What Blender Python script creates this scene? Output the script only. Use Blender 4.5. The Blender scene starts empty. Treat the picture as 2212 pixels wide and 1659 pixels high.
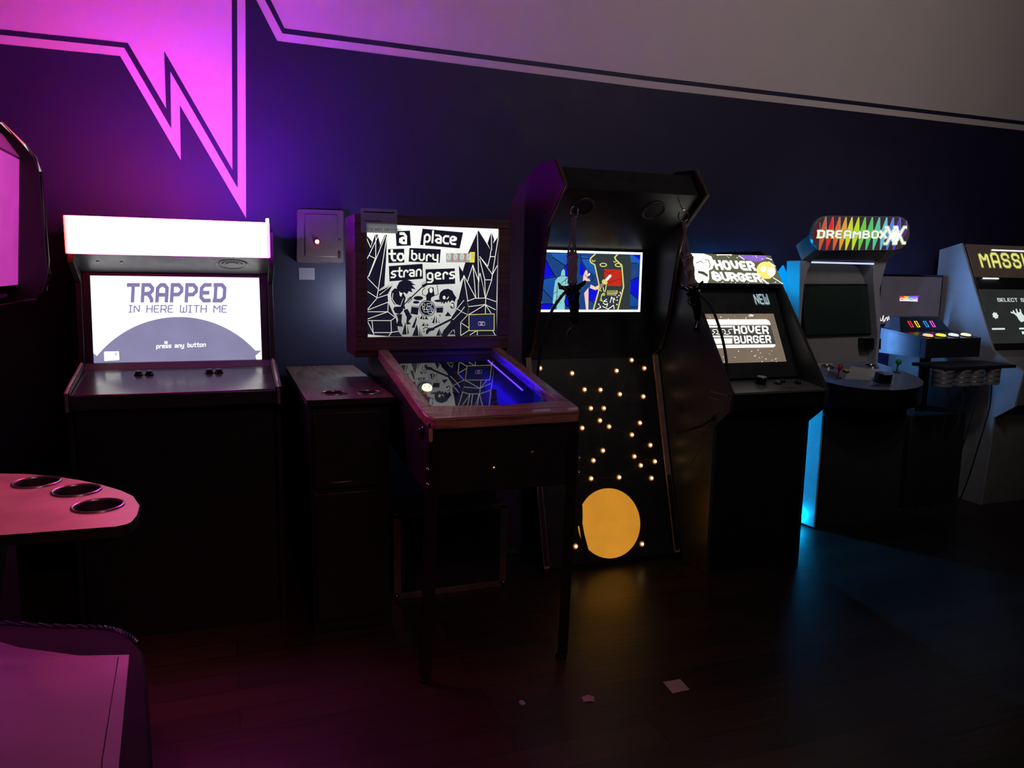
import bpy, bmesh, math, random
import numpy as np
from mathutils import Vector, Matrix
from mathutils.geometry import tessellate_polygon

# ------------------------------------------------------------------ camera, world, room lamps, exposure
SC = bpy.context.scene
COL = SC.collection
cam = bpy.data.cameras.new('camera')
cam.sensor_fit = 'HORIZONTAL'
cam.sensor_width = 36.0
cam.lens = 1661.0 / 2212.0 * 36.0
cam.clip_start = 0.02
camo = bpy.data.objects.new('camera', cam)
COL.objects.link(camo)
_y, _p, _r = map(math.radians, (20.5, 8.4, 1.05))
_fw = Vector((math.sin(_y) * math.cos(_p), math.cos(_y) * math.cos(_p), -math.sin(_p)))
_rt = Vector((math.cos(_y), -math.sin(_y), 0))
_up = _rt.cross(_fw)
_R = _rt * math.cos(_r) + _up * math.sin(_r)
_U = -_rt * math.sin(_r) + _up * math.cos(_r)
camo.matrix_world = Matrix(((_R.x, _U.x, -_fw.x, 0), (_R.y, _U.y, -_fw.y, 0), (_R.z, _U.z, -_fw.z, 1.5), (0, 0, 0, 1)))
SC.camera = camo

def lamp(name, typ, loc, target, energy, color, size=0.5, spot=None, blend=1.0):
    d = bpy.data.lights.new(name, typ)
    d.energy = energy
    d.color = color
    if typ == 'AREA':
        d.size = size
    else:
        d.shadow_soft_size = size
    if spot:
        d.spot_size = math.radians(spot)
        d.spot_blend = blend
    o = bpy.data.objects.new(name, d)
    COL.objects.link(o)
    o.location = loc
    v = Vector(target) - Vector(loc)
    o.rotation_euler = v.to_track_quat('-Z', 'Y').to_euler()
    return o

# a blue diode bar on the back of the rainbow-sign cabinet, shining along the wall to the right
_b = lamp('blue_bar_light', 'AREA', (3.93, 4.02, 1.22), (4.9, 3.8, 1.2), 5.0, (0.16, 0.42, 1.0), 0.05)
_b.data.shape = 'RECTANGLE'
_b.data.size_y = 0.8
_b.data.spread = math.radians(120)

world = bpy.data.worlds.new('world')
SC.world = world
world.use_nodes = True
world.node_tree.nodes['Background'].inputs[0].default_value = (0.02, 0.02, 0.03, 1)
world.node_tree.nodes['Background'].inputs[1].default_value = 0.02

# lights outside the picture, room lamps and added fills: a dim warm ceiling lamp over the right half of
# the room, a red stage lamp behind the viewer, pink and magenta fills added over the left-hand row
lamp('ceiling_lamp_light', 'SPOT', (3.2, 0.3, 4.2), (3.1, 4.15, 3.45), 98.0, (1.0, 0.84, 0.78), 0.3, 96)
lamp('bay_fill_light', 'SPOT', (2.7, 1.3, 3.7), (4.0, 3.8, 1.5), 80.0, (0.92, 0.92, 1.0), 0.25, 40)  # unseen spot added to brighten the cabinets on the right
lamp('room_fill_light', 'AREA', (1.6, -1.2, 3.6), (1.8, 3.4, 1.2), 9.0, (1.0, 0.90, 0.88), 1.2)  # broad fill added behind the viewer to lift the machine fronts
lamp('backbox_fill_light', 'POINT', (0.62, 3.93, 1.35), (0, 4, 1.2), 5.0, (0.72, 0.88, 1.0), 0.06)  # unseen cool light added to lift the dark wall beside the backbox
lamp('red_stage_light', 'SPOT', (0.3, -0.6, 3.2), (0.45, 2.1, 0.0), 48.0, (1.0, 0.10, 0.10), 0.15, 52)
lamp('pink_fill_light', 'SPOT', (-0.5, 1.9, 3.9), (-0.5, 2.3, 0.8), 130.0, (1.0, 0.22, 0.34), 0.12, 30)  # unseen pink spot added to brighten the drink table
lamp('magenta_fill_light', 'SPOT', (1.1, 1.3, 2.7), (-0.26, 1.15, 1.5), 200.0, (1.0, 0.06, 0.78), 0.08, 25)  # unseen magenta spot added to colour the left marquee and control panel

SC.view_settings.view_transform = 'Standard'
SC.view_settings.look = 'None'
SC.view_settings.exposure = 0.0
SC.view_settings.gamma = 1.0
SC.view_settings.use_curve_mapping = False
SC.cycles.use_denoising = True
SC.cycles.max_bounces = 8
SC.cycles.sample_clamp_indirect = 4.0

# ------------------------------------------------------------------ materials
def lin(c):
    return tuple(((x / 255) / 12.92 if x / 255 <= 0.04045 else ((x / 255 + 0.055) / 1.055) ** 2.4) for x in c)

MATS = {}

def _base(name):
    m = bpy.data.materials.new(name)
    m.use_nodes = True
    nt = m.node_tree
    return m, nt, nt.nodes['Principled BSDF']

def M(name, rgb, rough=0.5, metal=0.0, var=0.15, scale=18.0, bump=0.0, spec=0.5, coat=0.0, rvar=0.1, coat_ior=1.5):
    """a plain finish with slight procedural mottling of colour and gloss"""
    if name in MATS:
        return MATS[name]
    m, nt, b = _base(name)
    c = lin(rgb)
    tc = nt.nodes.new('ShaderNodeTexCoord')
    no = nt.nodes.new('ShaderNodeTexNoise')
    no.inputs['Scale'].default_value = scale
    no.inputs['Detail'].default_value = 5
    nt.links.new(tc.outputs['Object'], no.inputs['Vector'])
    mx = nt.nodes.new('ShaderNodeMix')
    mx.data_type = 'RGBA'
    mx.inputs['A'].default_value = tuple(x * (1 - var) for x in c) + (1,)
    mx.inputs['B'].default_value = tuple(min(1, x * (1 + var)) for x in c) + (1,)
    nt.links.new(no.outputs['Fac'], mx.inputs['Factor'])
    nt.links.new(mx.outputs['Result'], b.inputs['Base Color'])
    mr = nt.nodes.new('ShaderNodeMapRange')
    mr.inputs['To Min'].default_value = max(0.02, rough - rvar)
    mr.inputs['To Max'].default_value = min(1, rough + rvar)
    nt.links.new(no.outputs['Fac'], mr.inputs['Value'])
    nt.links.new(mr.outputs['Result'], b.inputs['Roughness'])
    b.inputs['Metallic'].default_value = metal
    b.inputs['Specular IOR Level'].default_value = spec
    b.inputs['Coat Weight'].default_value = coat
    b.inputs['Coat IOR'].default_value = coat_ior
    b.inputs['Coat Roughness'].default_value = 0.06
    if bump:
        bp = nt.nodes.new('ShaderNodeBump')
        bp.inputs['Strength'].default_value = bump
        bp.inputs['Distance'].default_value = 0.004
        nt.links.new(no.outputs['Fac'], bp.inputs['Height'])
        nt.links.new(bp.outputs['Normal'], b.inputs['Normal'])
    MATS[name] = m
    return m

def E(name, rgb, strength=1.0, rough=0.12, base=(6, 6, 7), raw=None, grad=None, ramp=None, spec=0.5):
    """a lit face: backlit print, screen, bulb. grad=(axis, lo, hi, s_lo, s_hi) is the backlight's own unevenness,
    ramp=[(pos, rgb), ...] along grad's axis is a strip of differently coloured diodes"""
    if name in MATS:
        return MATS[name]
    m, nt, b = _base(name)
    c = raw if raw else lin(rgb)
    b.inputs['Base Color'].default_value = lin(base) + (1,)
    b.inputs['Roughness'].default_value = rough
    b.inputs['Specular IOR Level'].default_value = spec
    b.inputs['Emission Color'].default_value = tuple(c) + (1,)
    b.inputs['Emission Strength'].default_value = strength
    tc = nt.nodes.new('ShaderNodeTexCoord')
    no = nt.nodes.new('ShaderNodeTexNoise')
    no.inputs['Scale'].default_value = 9
    nt.links.new(tc.outputs['Object'], no.inputs['Vector'])
    mr = nt.nodes.new('ShaderNodeMapRange')
    mr.inputs['To Min'].default_value = strength * 0.86
    mr.inputs['To Max'].default_value = strength * 1.14
    nt.links.new(no.outputs['Fac'], mr.inputs['Value'])
    last = mr.outputs['Result']
    if grad:
        ax, lo, hi, s0, s1 = grad
        sx = nt.nodes.new('ShaderNodeSeparateXYZ')
        nt.links.new(tc.outputs['Object'], sx.inputs[0])
        g = nt.nodes.new('ShaderNodeMapRange')
        g.inputs['From Min'].default_value = lo
        g.inputs['From Max'].default_value = hi
        if ramp:
            g.inputs['To Min'].default_value = 0
            g.inputs['To Max'].default_value = 1
            nt.links.new(sx.outputs['XYZ'.index(ax)], g.inputs['Value'])
            cr = nt.nodes.new('ShaderNodeValToRGB')
            el = cr.color_ramp.elements
            el[0].position, el[0].color = ramp[0][0], tuple(ramp[0][1]) + (1,)
            el[1].position, el[1].color = ramp[-1][0], tuple(ramp[-1][1]) + (1,)
            for pos, col in ramp[1:-1]:
                e = el.new(pos)
                e.color = tuple(col) + (1,)
            nt.links.new(g.outputs['Result'], cr.inputs['Fac'])
            nt.links.new(cr.outputs['Color'], b.inputs['Emission Color'])
        else:
            g.inputs['To Min'].default_value = s0
            g.inputs['To Max'].default_value = s1
            nt.links.new(sx.outputs['XYZ'.index(ax)], g.inputs['Value'])
            mu = nt.nodes.new('ShaderNodeMath')
            mu.operation = 'MULTIPLY'
            nt.links.new(last, mu.inputs[0])
            nt.links.new(g.outputs['Result'], mu.inputs[1])
            last = mu.outputs[0]
    nt.links.new(last, b.inputs['Emission Strength'])
    MATS[name] = m
    return m

def wood(name, c1, c2, rough=0.4, scale=6.0, axis='Y', coat=0.0):
    if name in MATS:
        return MATS[name]
    m, nt, b = _base(name)
    tc = nt.nodes.new('ShaderNodeTexCoord')
    mp = nt.nodes.new('ShaderNodeMapping')
    mp.inputs['Scale'].default_value = {'X': (0.6, 9, 9), 'Y': (9, 0.6, 9), 'Z': (9, 9, 0.6)}[axis]
    nt.links.new(tc.outputs['Object'], mp.inputs['Vector'])
    no = nt.nodes.new('ShaderNodeTexNoise')
    no.inputs['Scale'].default_value = scale
    no.inputs['Detail'].default_value = 8
    no.inputs['Distortion'].default_value = 0.8
    nt.links.new(mp.outputs['Vector'], no.inputs['Vector'])
    cr = nt.nodes.new('ShaderNodeValToRGB')
    cr.color_ramp.elements[0].position = 0.35
    cr.color_ramp.elements[1].position = 0.68
    cr.color_ramp.elements[0].color = lin(c1) + (1,)
    cr.color_ramp.elements[1].color = lin(c2) + (1,)
    nt.links.new(no.outputs['Fac'], cr.inputs['Fac'])
    nt.links.new(cr.outputs['Color'], b.inputs['Base Color'])
    b.inputs['Roughness'].default_value = rough
    b.inputs['Coat Weight'].default_value = coat
    bp = nt.nodes.new('ShaderNodeBump')
    bp.inputs['Strength'].default_value = 0.12
    bp.inputs['Distance'].default_value = 0.003
    nt.links.new(no.outputs['Fac'], bp.inputs['Height'])
    nt.links.new(bp.outputs['Normal'], b.inputs['Normal'])
    MATS[name] = m
    return m

def floor_mat():
    m, nt, b = _base('dark_plank_floor')
    tc = nt.nodes.new('ShaderNodeTexCoord')
    br = nt.nodes.new('ShaderNodeTexBrick')
    br.offset = 0.37
    br.inputs['Color1'].default_value = lin((78, 60, 54)) + (1,)
    br.inputs['Color2'].default_value = lin((58, 45, 42)) + (1,)
    br.inputs['Mortar'].default_value = lin((20, 16, 15)) + (1,)
    br.inputs['Scale'].default_value = 1.0
    br.inputs['Mortar Size'].default_value = 0.002
    br.inputs['Brick Width'].default_value = 1.3
    br.inputs['Row Height'].default_value = 0.13
    nt.links.new(tc.outputs['Object'], br.inputs['Vector'])
    mp = nt.nodes.new('ShaderNodeMapping')
    mp.inputs['Scale'].default_value = (0.7, 8, 1)
    nt.links.new(tc.outputs['Object'], mp.inputs['Vector'])
    no = nt.nodes.new('ShaderNodeTexNoise')
    no.inputs['Scale'].default_value = 3.5
    no.inputs['Detail'].default_value = 9
    no.inputs['Distortion'].default_value = 1.2
    nt.links.new(mp.outputs['Vector'], no.inputs['Vector'])
    mx = nt.nodes.new('ShaderNodeMix')
    mx.data_type = 'RGBA'
    mx.blend_type = 'MULTIPLY'
    mx.inputs['Factor'].default_value = 0.75
    nt.links.new(br.outputs['Color'], mx.inputs['A'])
    nt.links.new(no.outputs['Color'], mx.inputs['B'])
    nt.links.new(mx.outputs['Result'], b.inputs['Base Color'])
    n2 = nt.nodes.new('ShaderNodeTexNoise')
    n2.inputs['Scale'].default_value = 2.2
    n2.inputs['Detail'].default_value = 6
    nt.links.new(tc.outputs['Object'], n2.inputs['Vector'])
    mr = nt.nodes.new('ShaderNodeMapRange')
    mr.inputs['To Min'].default_value = 0.22
    mr.inputs['To Max'].default_value = 0.5
    nt.links.new(n2.outputs['Fac'], mr.inputs['Value'])
    nt.links.new(mr.outputs['Result'], b.inputs['Roughness'])
    bp = nt.nodes.new('ShaderNodeBump')
    bp.inputs['Strength'].default_value = 0.25
    bp.inputs['Distance'].default_value = 0.004
    nt.links.new(no.outputs['Fac'], bp.inputs['Height'])
    nt.links.new(bp.outputs['Normal'], b.inputs['Normal'])
    return m

def glass(name, tint=(0.9, 0.9, 0.95), rough=0.03):
    if name in MATS:
        return MATS[name]
    m, nt, b = _base(name)
    nt.nodes.remove(b)
    out = nt.nodes['Material Output']
    tr = nt.nodes.new('ShaderNodeBsdfTransparent')
    tr.inputs[0].default_value = tint + (1,)
    gl = nt.nodes.new('ShaderNodeBsdfGlossy')
    no = nt.nodes.new('ShaderNodeTexNoise')
    no.inputs['Scale'].default_value = 6
    mr = nt.nodes.new('ShaderNodeMapRange')
    mr.inputs['To Min'].default_value = rough * 0.6
    mr.inputs['To Max'].default_value = rough * 1.4
    nt.links.new(no.outputs['Fac'], mr.inputs['Value'])
    nt.links.new(mr.outputs['Result'], gl.inputs['Roughness'])
    fr = nt.nodes.new('ShaderNodeFresnel')
    fr.inputs['IOR'].default_value = 1.75
    mx = nt.nodes.new('ShaderNodeMixShader')
    ge = nt.nodes.new('ShaderNodeNewGeometry')
    iv = nt.nodes.new('ShaderNodeMath')
    iv.operation = 'SUBTRACT'
    iv.inputs[0].default_value = 1.0
    nt.links.new(ge.outputs['Backfacing'], iv.inputs[1])
    mu = nt.nodes.new('ShaderNodeMath')
    mu.operation = 'MULTIPLY'
    nt.links.new(fr.outputs[0], mu.inputs[0])
    nt.links.new(iv.outputs[0], mu.inputs[1])
    nt.links.new(mu.outputs[0], mx.inputs[0])
    nt.links.new(tr.outputs[0], mx.inputs[1])
    nt.links.new(gl.outputs[0], mx.inputs[2])
    nt.links.new(mx.outputs[0], out.inputs['Surface'])
    MATS[name] = m
    return m

def paper(name):
    """thin paper that lets light through from behind"""
    m, nt, b = _base(name)
    out = nt.nodes['Material Output']
    b.inputs['Base Color'].default_value = lin((216, 216, 224)) + (1,)
    b.inputs['Roughness'].default_value = 0.8
    t = nt.nodes.new('ShaderNodeBsdfTranslucent')
    no = nt.nodes.new('ShaderNodeTexNoise')
    no.inputs['Scale'].default_value = 40
    cr = nt.nodes.new('ShaderNodeValToRGB')
    cr.color_ramp.elements[0].color = (0.62, 0.66, 0.64, 1)
    cr.color_ramp.elements[1].color = (0.78, 0.80, 0.78, 1)
    nt.links.new(no.outputs['Fac'], cr.inputs['Fac'])
    nt.links.new(cr.outputs['Color'], t.inputs['Color'])
    mx = nt.nodes.new('ShaderNodeMixShader')
    mx.inputs[0].default_value = 0.5
    nt.links.new(b.outputs[0], mx.inputs[1])
    nt.links.new(t.outputs[0], mx.inputs[2])
    nt.links.new(mx.outputs[0], out.inputs['Surface'])
    return m

BLACK = M('black_laminate', (30, 29, 33), 0.42, var=0.2)
BLACKM = M('black_matt_paint', (26, 25, 28), 0.6, var=0.2)
BLACKG = M('black_gloss_plastic', (18, 18, 20), 0.18)
RUBBER = M('dark_rubber', (24, 23, 25), 0.7)
CHROME = M('chrome', (200, 200, 205), 0.15, 1.0, 0.05)
STEEL = M('dull_steel', (130, 125, 125), 0.35, 1.0, 0.1)
SCREENBLK = M('dark_screen_glass', (14, 14, 16), 0.08)

# ------------------------------------------------------------------ geometry helpers
class MB:
    """collects faces and links them as ONE mesh object"""
    def __init__(s):
        s.v, s.f, s.mi, s.mats = [], [], [], []

    def _m(s, mat):
        if mat not in s.mats:
            s.mats.append(mat)
        return s.mats.index(mat)

    def face(s, pts, mat):
        n = len(s.v)
        s.v += [tuple(p) for p in pts]
        s.f.append(tuple(range(n, n + len(pts))))
        s.mi.append(s._m(mat))

    def poly(s, pts, mat):
        """flat polygon, concave allowed"""
        n = len(s.v)
        s.v += [tuple(p) for p in pts]
        k = s._m(mat)
        for t in tessellate_polygon([[Vector(p) for p in pts]]):
            s.f.append(tuple(n + i for i in t))
            s.mi.append(k)

    def prism(s, pts, vec, mat, cap=None, side=None):
        """polygon pts swept along vec; concave allowed"""
        n0 = len(s.v)
        N = len(pts)
        vec = Vector(vec)
        a = [Vector(p) for p in pts]
        s.v += [tuple(p) for p in a] + [tuple(p + vec) for p in a]
        k, kc = s._m(mat), s._m(cap or mat)
        ks = s._m(side or mat)
        if N <= 4:
            s.f += [tuple(range(n0, n0 + N)), tuple(range(n0 + N, n0 + 2 * N))]
            s.mi += [kc, kc]
        else:
            for t in tessellate_polygon([a]):
                s.f += [tuple(n0 + i for i in t), tuple(n0 + N + i for i in t)]
                s.mi += [kc, kc]
        for i in range(N):
            j = (i + 1) % N
            s.f.append((n0 + i, n0 + j, n0 + N + j, n0 + N + i))
            s.mi.append(ks)

    def yz(s, prof, x0, x1, mat, **k):
        s.prism([(x0, y, z) for y, z in prof], (x1 - x0, 0, 0), mat, **k)

    def xz(s, prof, y0, y1, mat, **k):
        s.prism([(x, y0, z) for x, z in prof], (0, y1 - y0, 0), mat, **k)

    def xy(s, prof, z0, z1, mat, **k):
        s.prism([(x, y, z0) for x, y in prof], (0, 0, z1 - z0), mat, **k)

    def box(s, x0, x1, y0, y1, z0, z1, mat):
        s.xy([(x0, y0), (x1, y0), (x1, y1), (x0, y1)], z0, z1, mat)

    def tube(s, path, r, mat, n=10, closed=False):
        P = [Vector(p) for p in path]
        N = len(P)
        rs = r if isinstance(r, (list, tuple)) else [r] * N
        rings = []
        ref = None
        for i in range(N):
            if closed:
                t = P[(i + 1) % N] - P[i - 1]
            else:
                t = P[min(i + 1, N - 1)] - P[max(i - 1, 0)]
            t.normalize()
            if ref is None:
                ref = Vector((0, 0, 1)) if abs(t.z) < 0.9 else Vector((1, 0, 0))
            a = t.cross(ref)
            if a.length < 1e-5:
                a = t.cross(Vector((0, 1, 0.1)))
            a.normalize()
            b = t.cross(a)
            ref = b.cross(t) if b.length else ref
            ref = -(t.cross(a)) if False else ref
            n0 = len(s.v)
            for q in range(n):
                w = 2 * math.pi * q / n
                s.v.append(tuple(P[i] + (a * math.cos(w) + b * math.sin(w)) * rs[i]))
            rings.append(n0)
        k = s._m(mat)
        last = N if closed else N - 1
        for i in range(last):
            A, B = rings[i], rings[(i + 1) % N]
            for q in range(n):
                q2 = (q + 1) % n
                s.f.append((A + q, A + q2, B + q2, B + q))
                s.mi.append(k)
        if not closed:
            s.f += [tuple(rings[0] + q for q in range(n)), tuple(rings[-1] + q for q in range(n))]
            s.mi += [k, k]

    def lathe(s, c, axis, prof, mat, n=24):
        """prof = [(radius, height along axis), ...]"""
        c, ax = Vector(c), Vector(axis).normalized()
        a = ax.cross(Vector((0, 0, 1)) if abs(ax.z) < 0.9 else Vector((1, 0, 0))).normalized()
        b = ax.cross(a)
        k = s._m(mat)
        rings = []
        for r, h in prof:
            n0 = len(s.v)
            for q in range(n):
                w = 2 * math.pi * q / n
                s.v.append(tuple(c + ax * h + (a * math.cos(w) + b * math.sin(w)) * max(r, 1e-5)))
            rings.append(n0)
        for A, B in zip(rings, rings[1:]):
            for q in range(n):
                q2 = (q + 1) % n
                s.f.append((A + q, A + q2, B + q2, B + q))
                s.mi.append(k)
        s.f += [tuple(rings[0] + q for q in range(n)), tuple(rings[-1] + q for q in range(n))]
        s.mi += [k, k]

    def cyl(s, p0, p1, r, mat, n=20, r1=None):
        p0, p1 = Vector(p0), Vector(p1)
        s.lathe(p0, p1 - p0, [(r, 0), (r if r1 is None else r1, (p1 - p0).length)], mat, n)

    def ball(s, c, r, mat, n=16, axis=(0, 0, 1)):
        s.lathe(c, axis, [(r * math.sin(math.pi * i / 10), -r * math.cos(math.pi * i / 10)) for i in range(11)], mat, n)

    def ring(s, c, axis, R, r, mat, n=32):
        c, ax = Vector(c), Vector(axis).normalized()
        a = ax.cross(Vector((0, 0, 1)) if abs(ax.z) < 0.9 else Vector((1, 0, 0))).normalized()
        b = ax.cross(a)
        k = s._m(mat)
        n0 = len(s.v)
        m = 8
        for i in range(n):
            w = 2 * math.pi * i / n
            d = a * math.cos(w) + b * math.sin(w)
            for j in range(m):
                u = 2 * math.pi * j / m
                s.v.append(tuple(c + d * (R + r * math.cos(u)) + ax * r * math.sin(u)))
        for i in range(n):
            for j in range(m):
                i2, j2 = (i + 1) % n, (j + 1) % m
                s.f.append((n0 + i * m + j, n0 + i2 * m + j, n0 + i2 * m + j2, n0 + i * m + j2))
                s.mi.append(k)

    def build(s, name, parent=None, bevel=0.0, smooth=32, label=None):
        me = bpy.data.meshes.new(name)
        off = Vector((0, 0, 0))
        if parent is not None:
            p = parent
            while p.parent is not None:
                p = p.parent
            off = Vector(p.location)
        me.from_pydata([tuple(Vector(q) - off) for q in s.v], [], s.f)
        for m in s.mats:
            me.materials.append(m)
        me.polygons.foreach_set('material_index', s.mi)
        bm = bmesh.new()
        bm.from_mesh(me)
        bmesh.ops.recalc_face_normals(bm, faces=bm.faces)
        bm.to_mesh(me)
        bm.free()
        if smooth:
            me.polygons.foreach_set('use_smooth', [True] * len(me.polygons))
            me.set_sharp_from_angle(angle=math.radians(smooth))
        me.update()
        o = bpy.data.objects.new(name, me)
        COL.objects.link(o)
        if parent is not None:
            o.parent = parent
        if bevel:
            md = o.modifiers.new('bevel', 'BEVEL')
            md.width = bevel
            md.segments = 2
            md.limit_method = 'ANGLE'
            md.angle_limit = math.radians(40)
        if label:
            o['label'] = label
        return o

def tag(o, label, cat, group=None, kind=None):
    o['label'] = label
    o['category'] = cat
    if group:
        o['group'] = group
    if kind:
        o['kind'] = kind
    return o

def thing(name, label, cat, loc, group=None):
    o = bpy.data.objects.new(name, None)
    o.empty_display_size = 0.1
    COL.objects.link(o)
    o.location = loc
    return tag(o, label, cat, group)

def arc(cx, cy, rx, ry, a0, a1, n=16):
    return [(cx + rx * math.cos(math.radians(a0 + (a1 - a0) * i / n)), cy + ry * math.sin(math.radians(a0 + (a1 - a0) * i / n))) for i in range(n + 1)]

def chamfer(pts, c):
    """cut the corners of an open polyline"""
    if c <= 0 or len(pts) < 3:
        return list(pts)
    out = [pts[0]]
    for i in range(1, len(pts) - 1):
        p, a, b = (np.array(q, float) for q in (pts[i], pts[i - 1], pts[i + 1]))
        da, db = a - p, b - p
        la, lb = np.hypot(*da), np.hypot(*db)
        out += [tuple(p + da * min(c, la / 2) / la), tuple(p + db * min(c, lb / 2) / lb)]
    out.append(pts[-1])
    return out

def strip(pts, w, closed=False, cap=0.0):
    """quads of a mitred stroke of width w along a 2-D polyline"""
    P = [np.array(p, float) for p in pts]
    if closed and np.hypot(*(P[0] - P[-1])) < 1e-9:
        P = P[:-1]
    N = len(P)
    if cap and not closed and N > 1:
        d = P[0] - P[1]
        e = P[-1] - P[-2]
        P[0] = P[0] + d / (np.hypot(*d) + 1e-12) * w * cap
        P[-1] = P[-1] + e / (np.hypot(*e) + 1e-12) * w * cap
    L, R = [], []
    for i in range(N):
        d1 = P[i] - P[i - 1] if (i > 0 or closed) else None
        d2 = P[(i + 1) % N] - P[i] if (i < N - 1 or closed) else None
        ds = [d / (np.hypot(*d) + 1e-12) for d in (d1, d2) if d is not None]
        n = [np.array((-d[1], d[0])) for d in ds]
        if len(n) == 2:
            m = n[0] + n[1]
            q = m @ m
            m = m / q * 2 if q > 0.25 else n[0]
        else:
            m = n[0]
        L.append(P[i] + m * w / 2)
        R.append(P[i] - m * w / 2)
    return [(L[i], L[(i + 1) % N], R[(i + 1) % N], R[i]) for i in range(N if closed else N - 1)]

# letters as strokes on a grid: capitals 6 high, small letters 4 high
CAP = {
    'A': (4, [[(0, 0), (0, 6), (4, 6), (4, 0)], [(0.4, 2.2), (3.6, 2.2)]]),
    'B': (4, [[(0, 0.4), (0, 5.6)], [(0, 6), (3.7, 6), (3.7, 3.1), (0, 3.1)], [(3.2, 3.1), (4, 3.1), (4, 0), (0, 0)]]),
    'C': (4, [[(4, 4.6), (4, 6), (0, 6), (0, 0), (4, 0), (4, 1.4)]]),
    'D': (4, [[(0.2, 0.4), (0.2, 5.6)], [(-0.1, 6), (4, 6), (4, 0), (-0.1, 0)]]),
    'E': (3.6, [[(3.4, 6), (0, 6), (0, 0), (3.4, 0)], [(0.4, 3.0), (2.7, 3.0)]]),
    'F': (3.6, [[(3.4, 6), (0, 6), (0, 0)], [(0.4, 3.0), (2.7, 3.0)]]),
    'G': (4, [[(4, 4.8), (4, 6), (0, 6), (0, 0), (4, 0), (4, 2.8), (2.6, 2.8)]]),
    'H': (4, [[(0, 0), (0, 6)], [(4, 0), (4, 6)], [(0.4, 3.0), (3.6, 3.0)]]),
    'I': (2.4, [[(1.2, 0.3), (1.2, 5.7)], [(0.2, 6), (2.2, 6)], [(0.2, 0), (2.2, 0)]]),
    'i': (0.2, [[(0.1, 0), (0.1, 6)]]),
    'L': (3.4, [[(0, 6), (0, 0), (3.2, 0)]]),
    'M': (4.6, [[(0, 0), (0, 6), (2.3, 2.6), (4.6, 6), (4.6, 0)]]),
    'N': (4, [[(0, 0), (0, 6), (4, 0.2), (4, 6)]]),
    'O': (4, [[(2, 6), (0, 6), (0, 0), (4, 0), (4, 6), (2, 6)]]),
    'P': (4, [[(0, 0), (0, 5.6)], [(0, 6), (4, 6), (4, 2.3), (0.3, 2.3)]]),
    'R': (4, [[(0, 0), (0, 5.6)], [(0, 6), (4, 6), (4, 2.6), (0.3, 2.6)], [(2.1, 2.6), (3.9, 0.9), (3.9, 0)]]),
    'S': (4, [[(4, 4.6), (4, 6), (0, 6), (0, 3.05), (4, 3.05), (4, 0), (0, 0), (0, 1.4)]]),
    'T': (4, [[(0, 6), (4, 6)], [(2, 5.6), (2, 0)]]),
    'U': (4, [[(0, 6), (0, 0), (4, 0), (4, 6)]]),
    'V': (4, [[(0, 6), (0, 3), (2, 0.3), (4, 3), (4, 6)]]),
    'W': (4.6, [[(0, 6), (0, 0), (2.3, 0), (2.3, 4)], [(2.0, 0), (4.6, 0), (4.6, 6)]]),
    'X': (4, [[(0, 0), (4, 6)], [(0, 6), (4, 0)]]),
    '0': (3, [[(1.5, 6), (0, 6), (0, 0), (3, 0), (3, 6), (1.5, 6)]]),
    '!': (0.4, [[(0.2, 6), (0.2, 2.4)], [(0.2, 0.4), (0.2, 0)]]),
    "'": (0.4, [[(0.2, 6), (0.2, 5.0)]]),
    ' ': (2.6, []),
}
LOW = {
    'a': (3, [[(0, 4), (3, 4), (3, 0)], [(3, 0), (0, 0), (0, 2.1), (3, 2.1)]]),
    'b': (3, [[(0, 6), (0, 0), (3, 0), (3, 4), (0, 4)]]),
    'c': (2.6, [[(2.8, 4), (0, 4), (0, 0), (2.8, 0)]]),
    'e': (3, [[(0, 2), (3, 2), (3, 4), (0, 4), (0, 0), (3, 0)]]),
    'g': (3, [[(3, 0), (0, 0), (0, 4), (3, 4), (3, -2), (0, -2)]]),
    'l': (0.6, [[(0.2, 6), (0.2, 0)]]),
    'n': (3, [[(0, 0), (0, 4), (3, 4), (3, 0)]]),
    'o': (3, [[(1.5, 4), (0, 4), (0, 0), (3, 0), (3, 4), (1.5, 4)]]),
    'p': (3, [[(0, -2), (0, 4), (3, 4), (3, 0), (0, 0)]]),
    'r': (2.2, [[(0, 0), (0, 4), (2.4, 4), (2.4, 3)]]),
    's': (2.8, [[(2.8, 4), (0, 4), (0, 2), (2.8, 2), (2.8, 0), (0, 0)]]),
    't': (2.4, [[(0.9, 6), (0.9, 0), (2.5, 0)], [(-0.2, 4), (2.5, 4)]]),
    'u': (3, [[(0, 4), (0, 0), (3, 0), (3, 4)]]),
    'y': (3, [[(0, 4), (0, 0.6), (3, 0.6)], [(3, 4), (3, -2), (0, -2)]]),
    ' ': (2.4, []),
}

def homog(src):
    dst = [(0, 1), (1, 1), (1, 0), (0, 0)]
    A, b = [], []
    for (x, y), (u, v) in zip(src, dst):
        A += [[x, y, 1, 0, 0, 0, -u * x, -u * y], [0, 0, 0, x, y, 1, -v * x, -v * y]]
        b += [u, v]
    return np.append(np.linalg.solve(np.array(A, float), np.array(b, float)), 1).reshape(3, 3)

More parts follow.
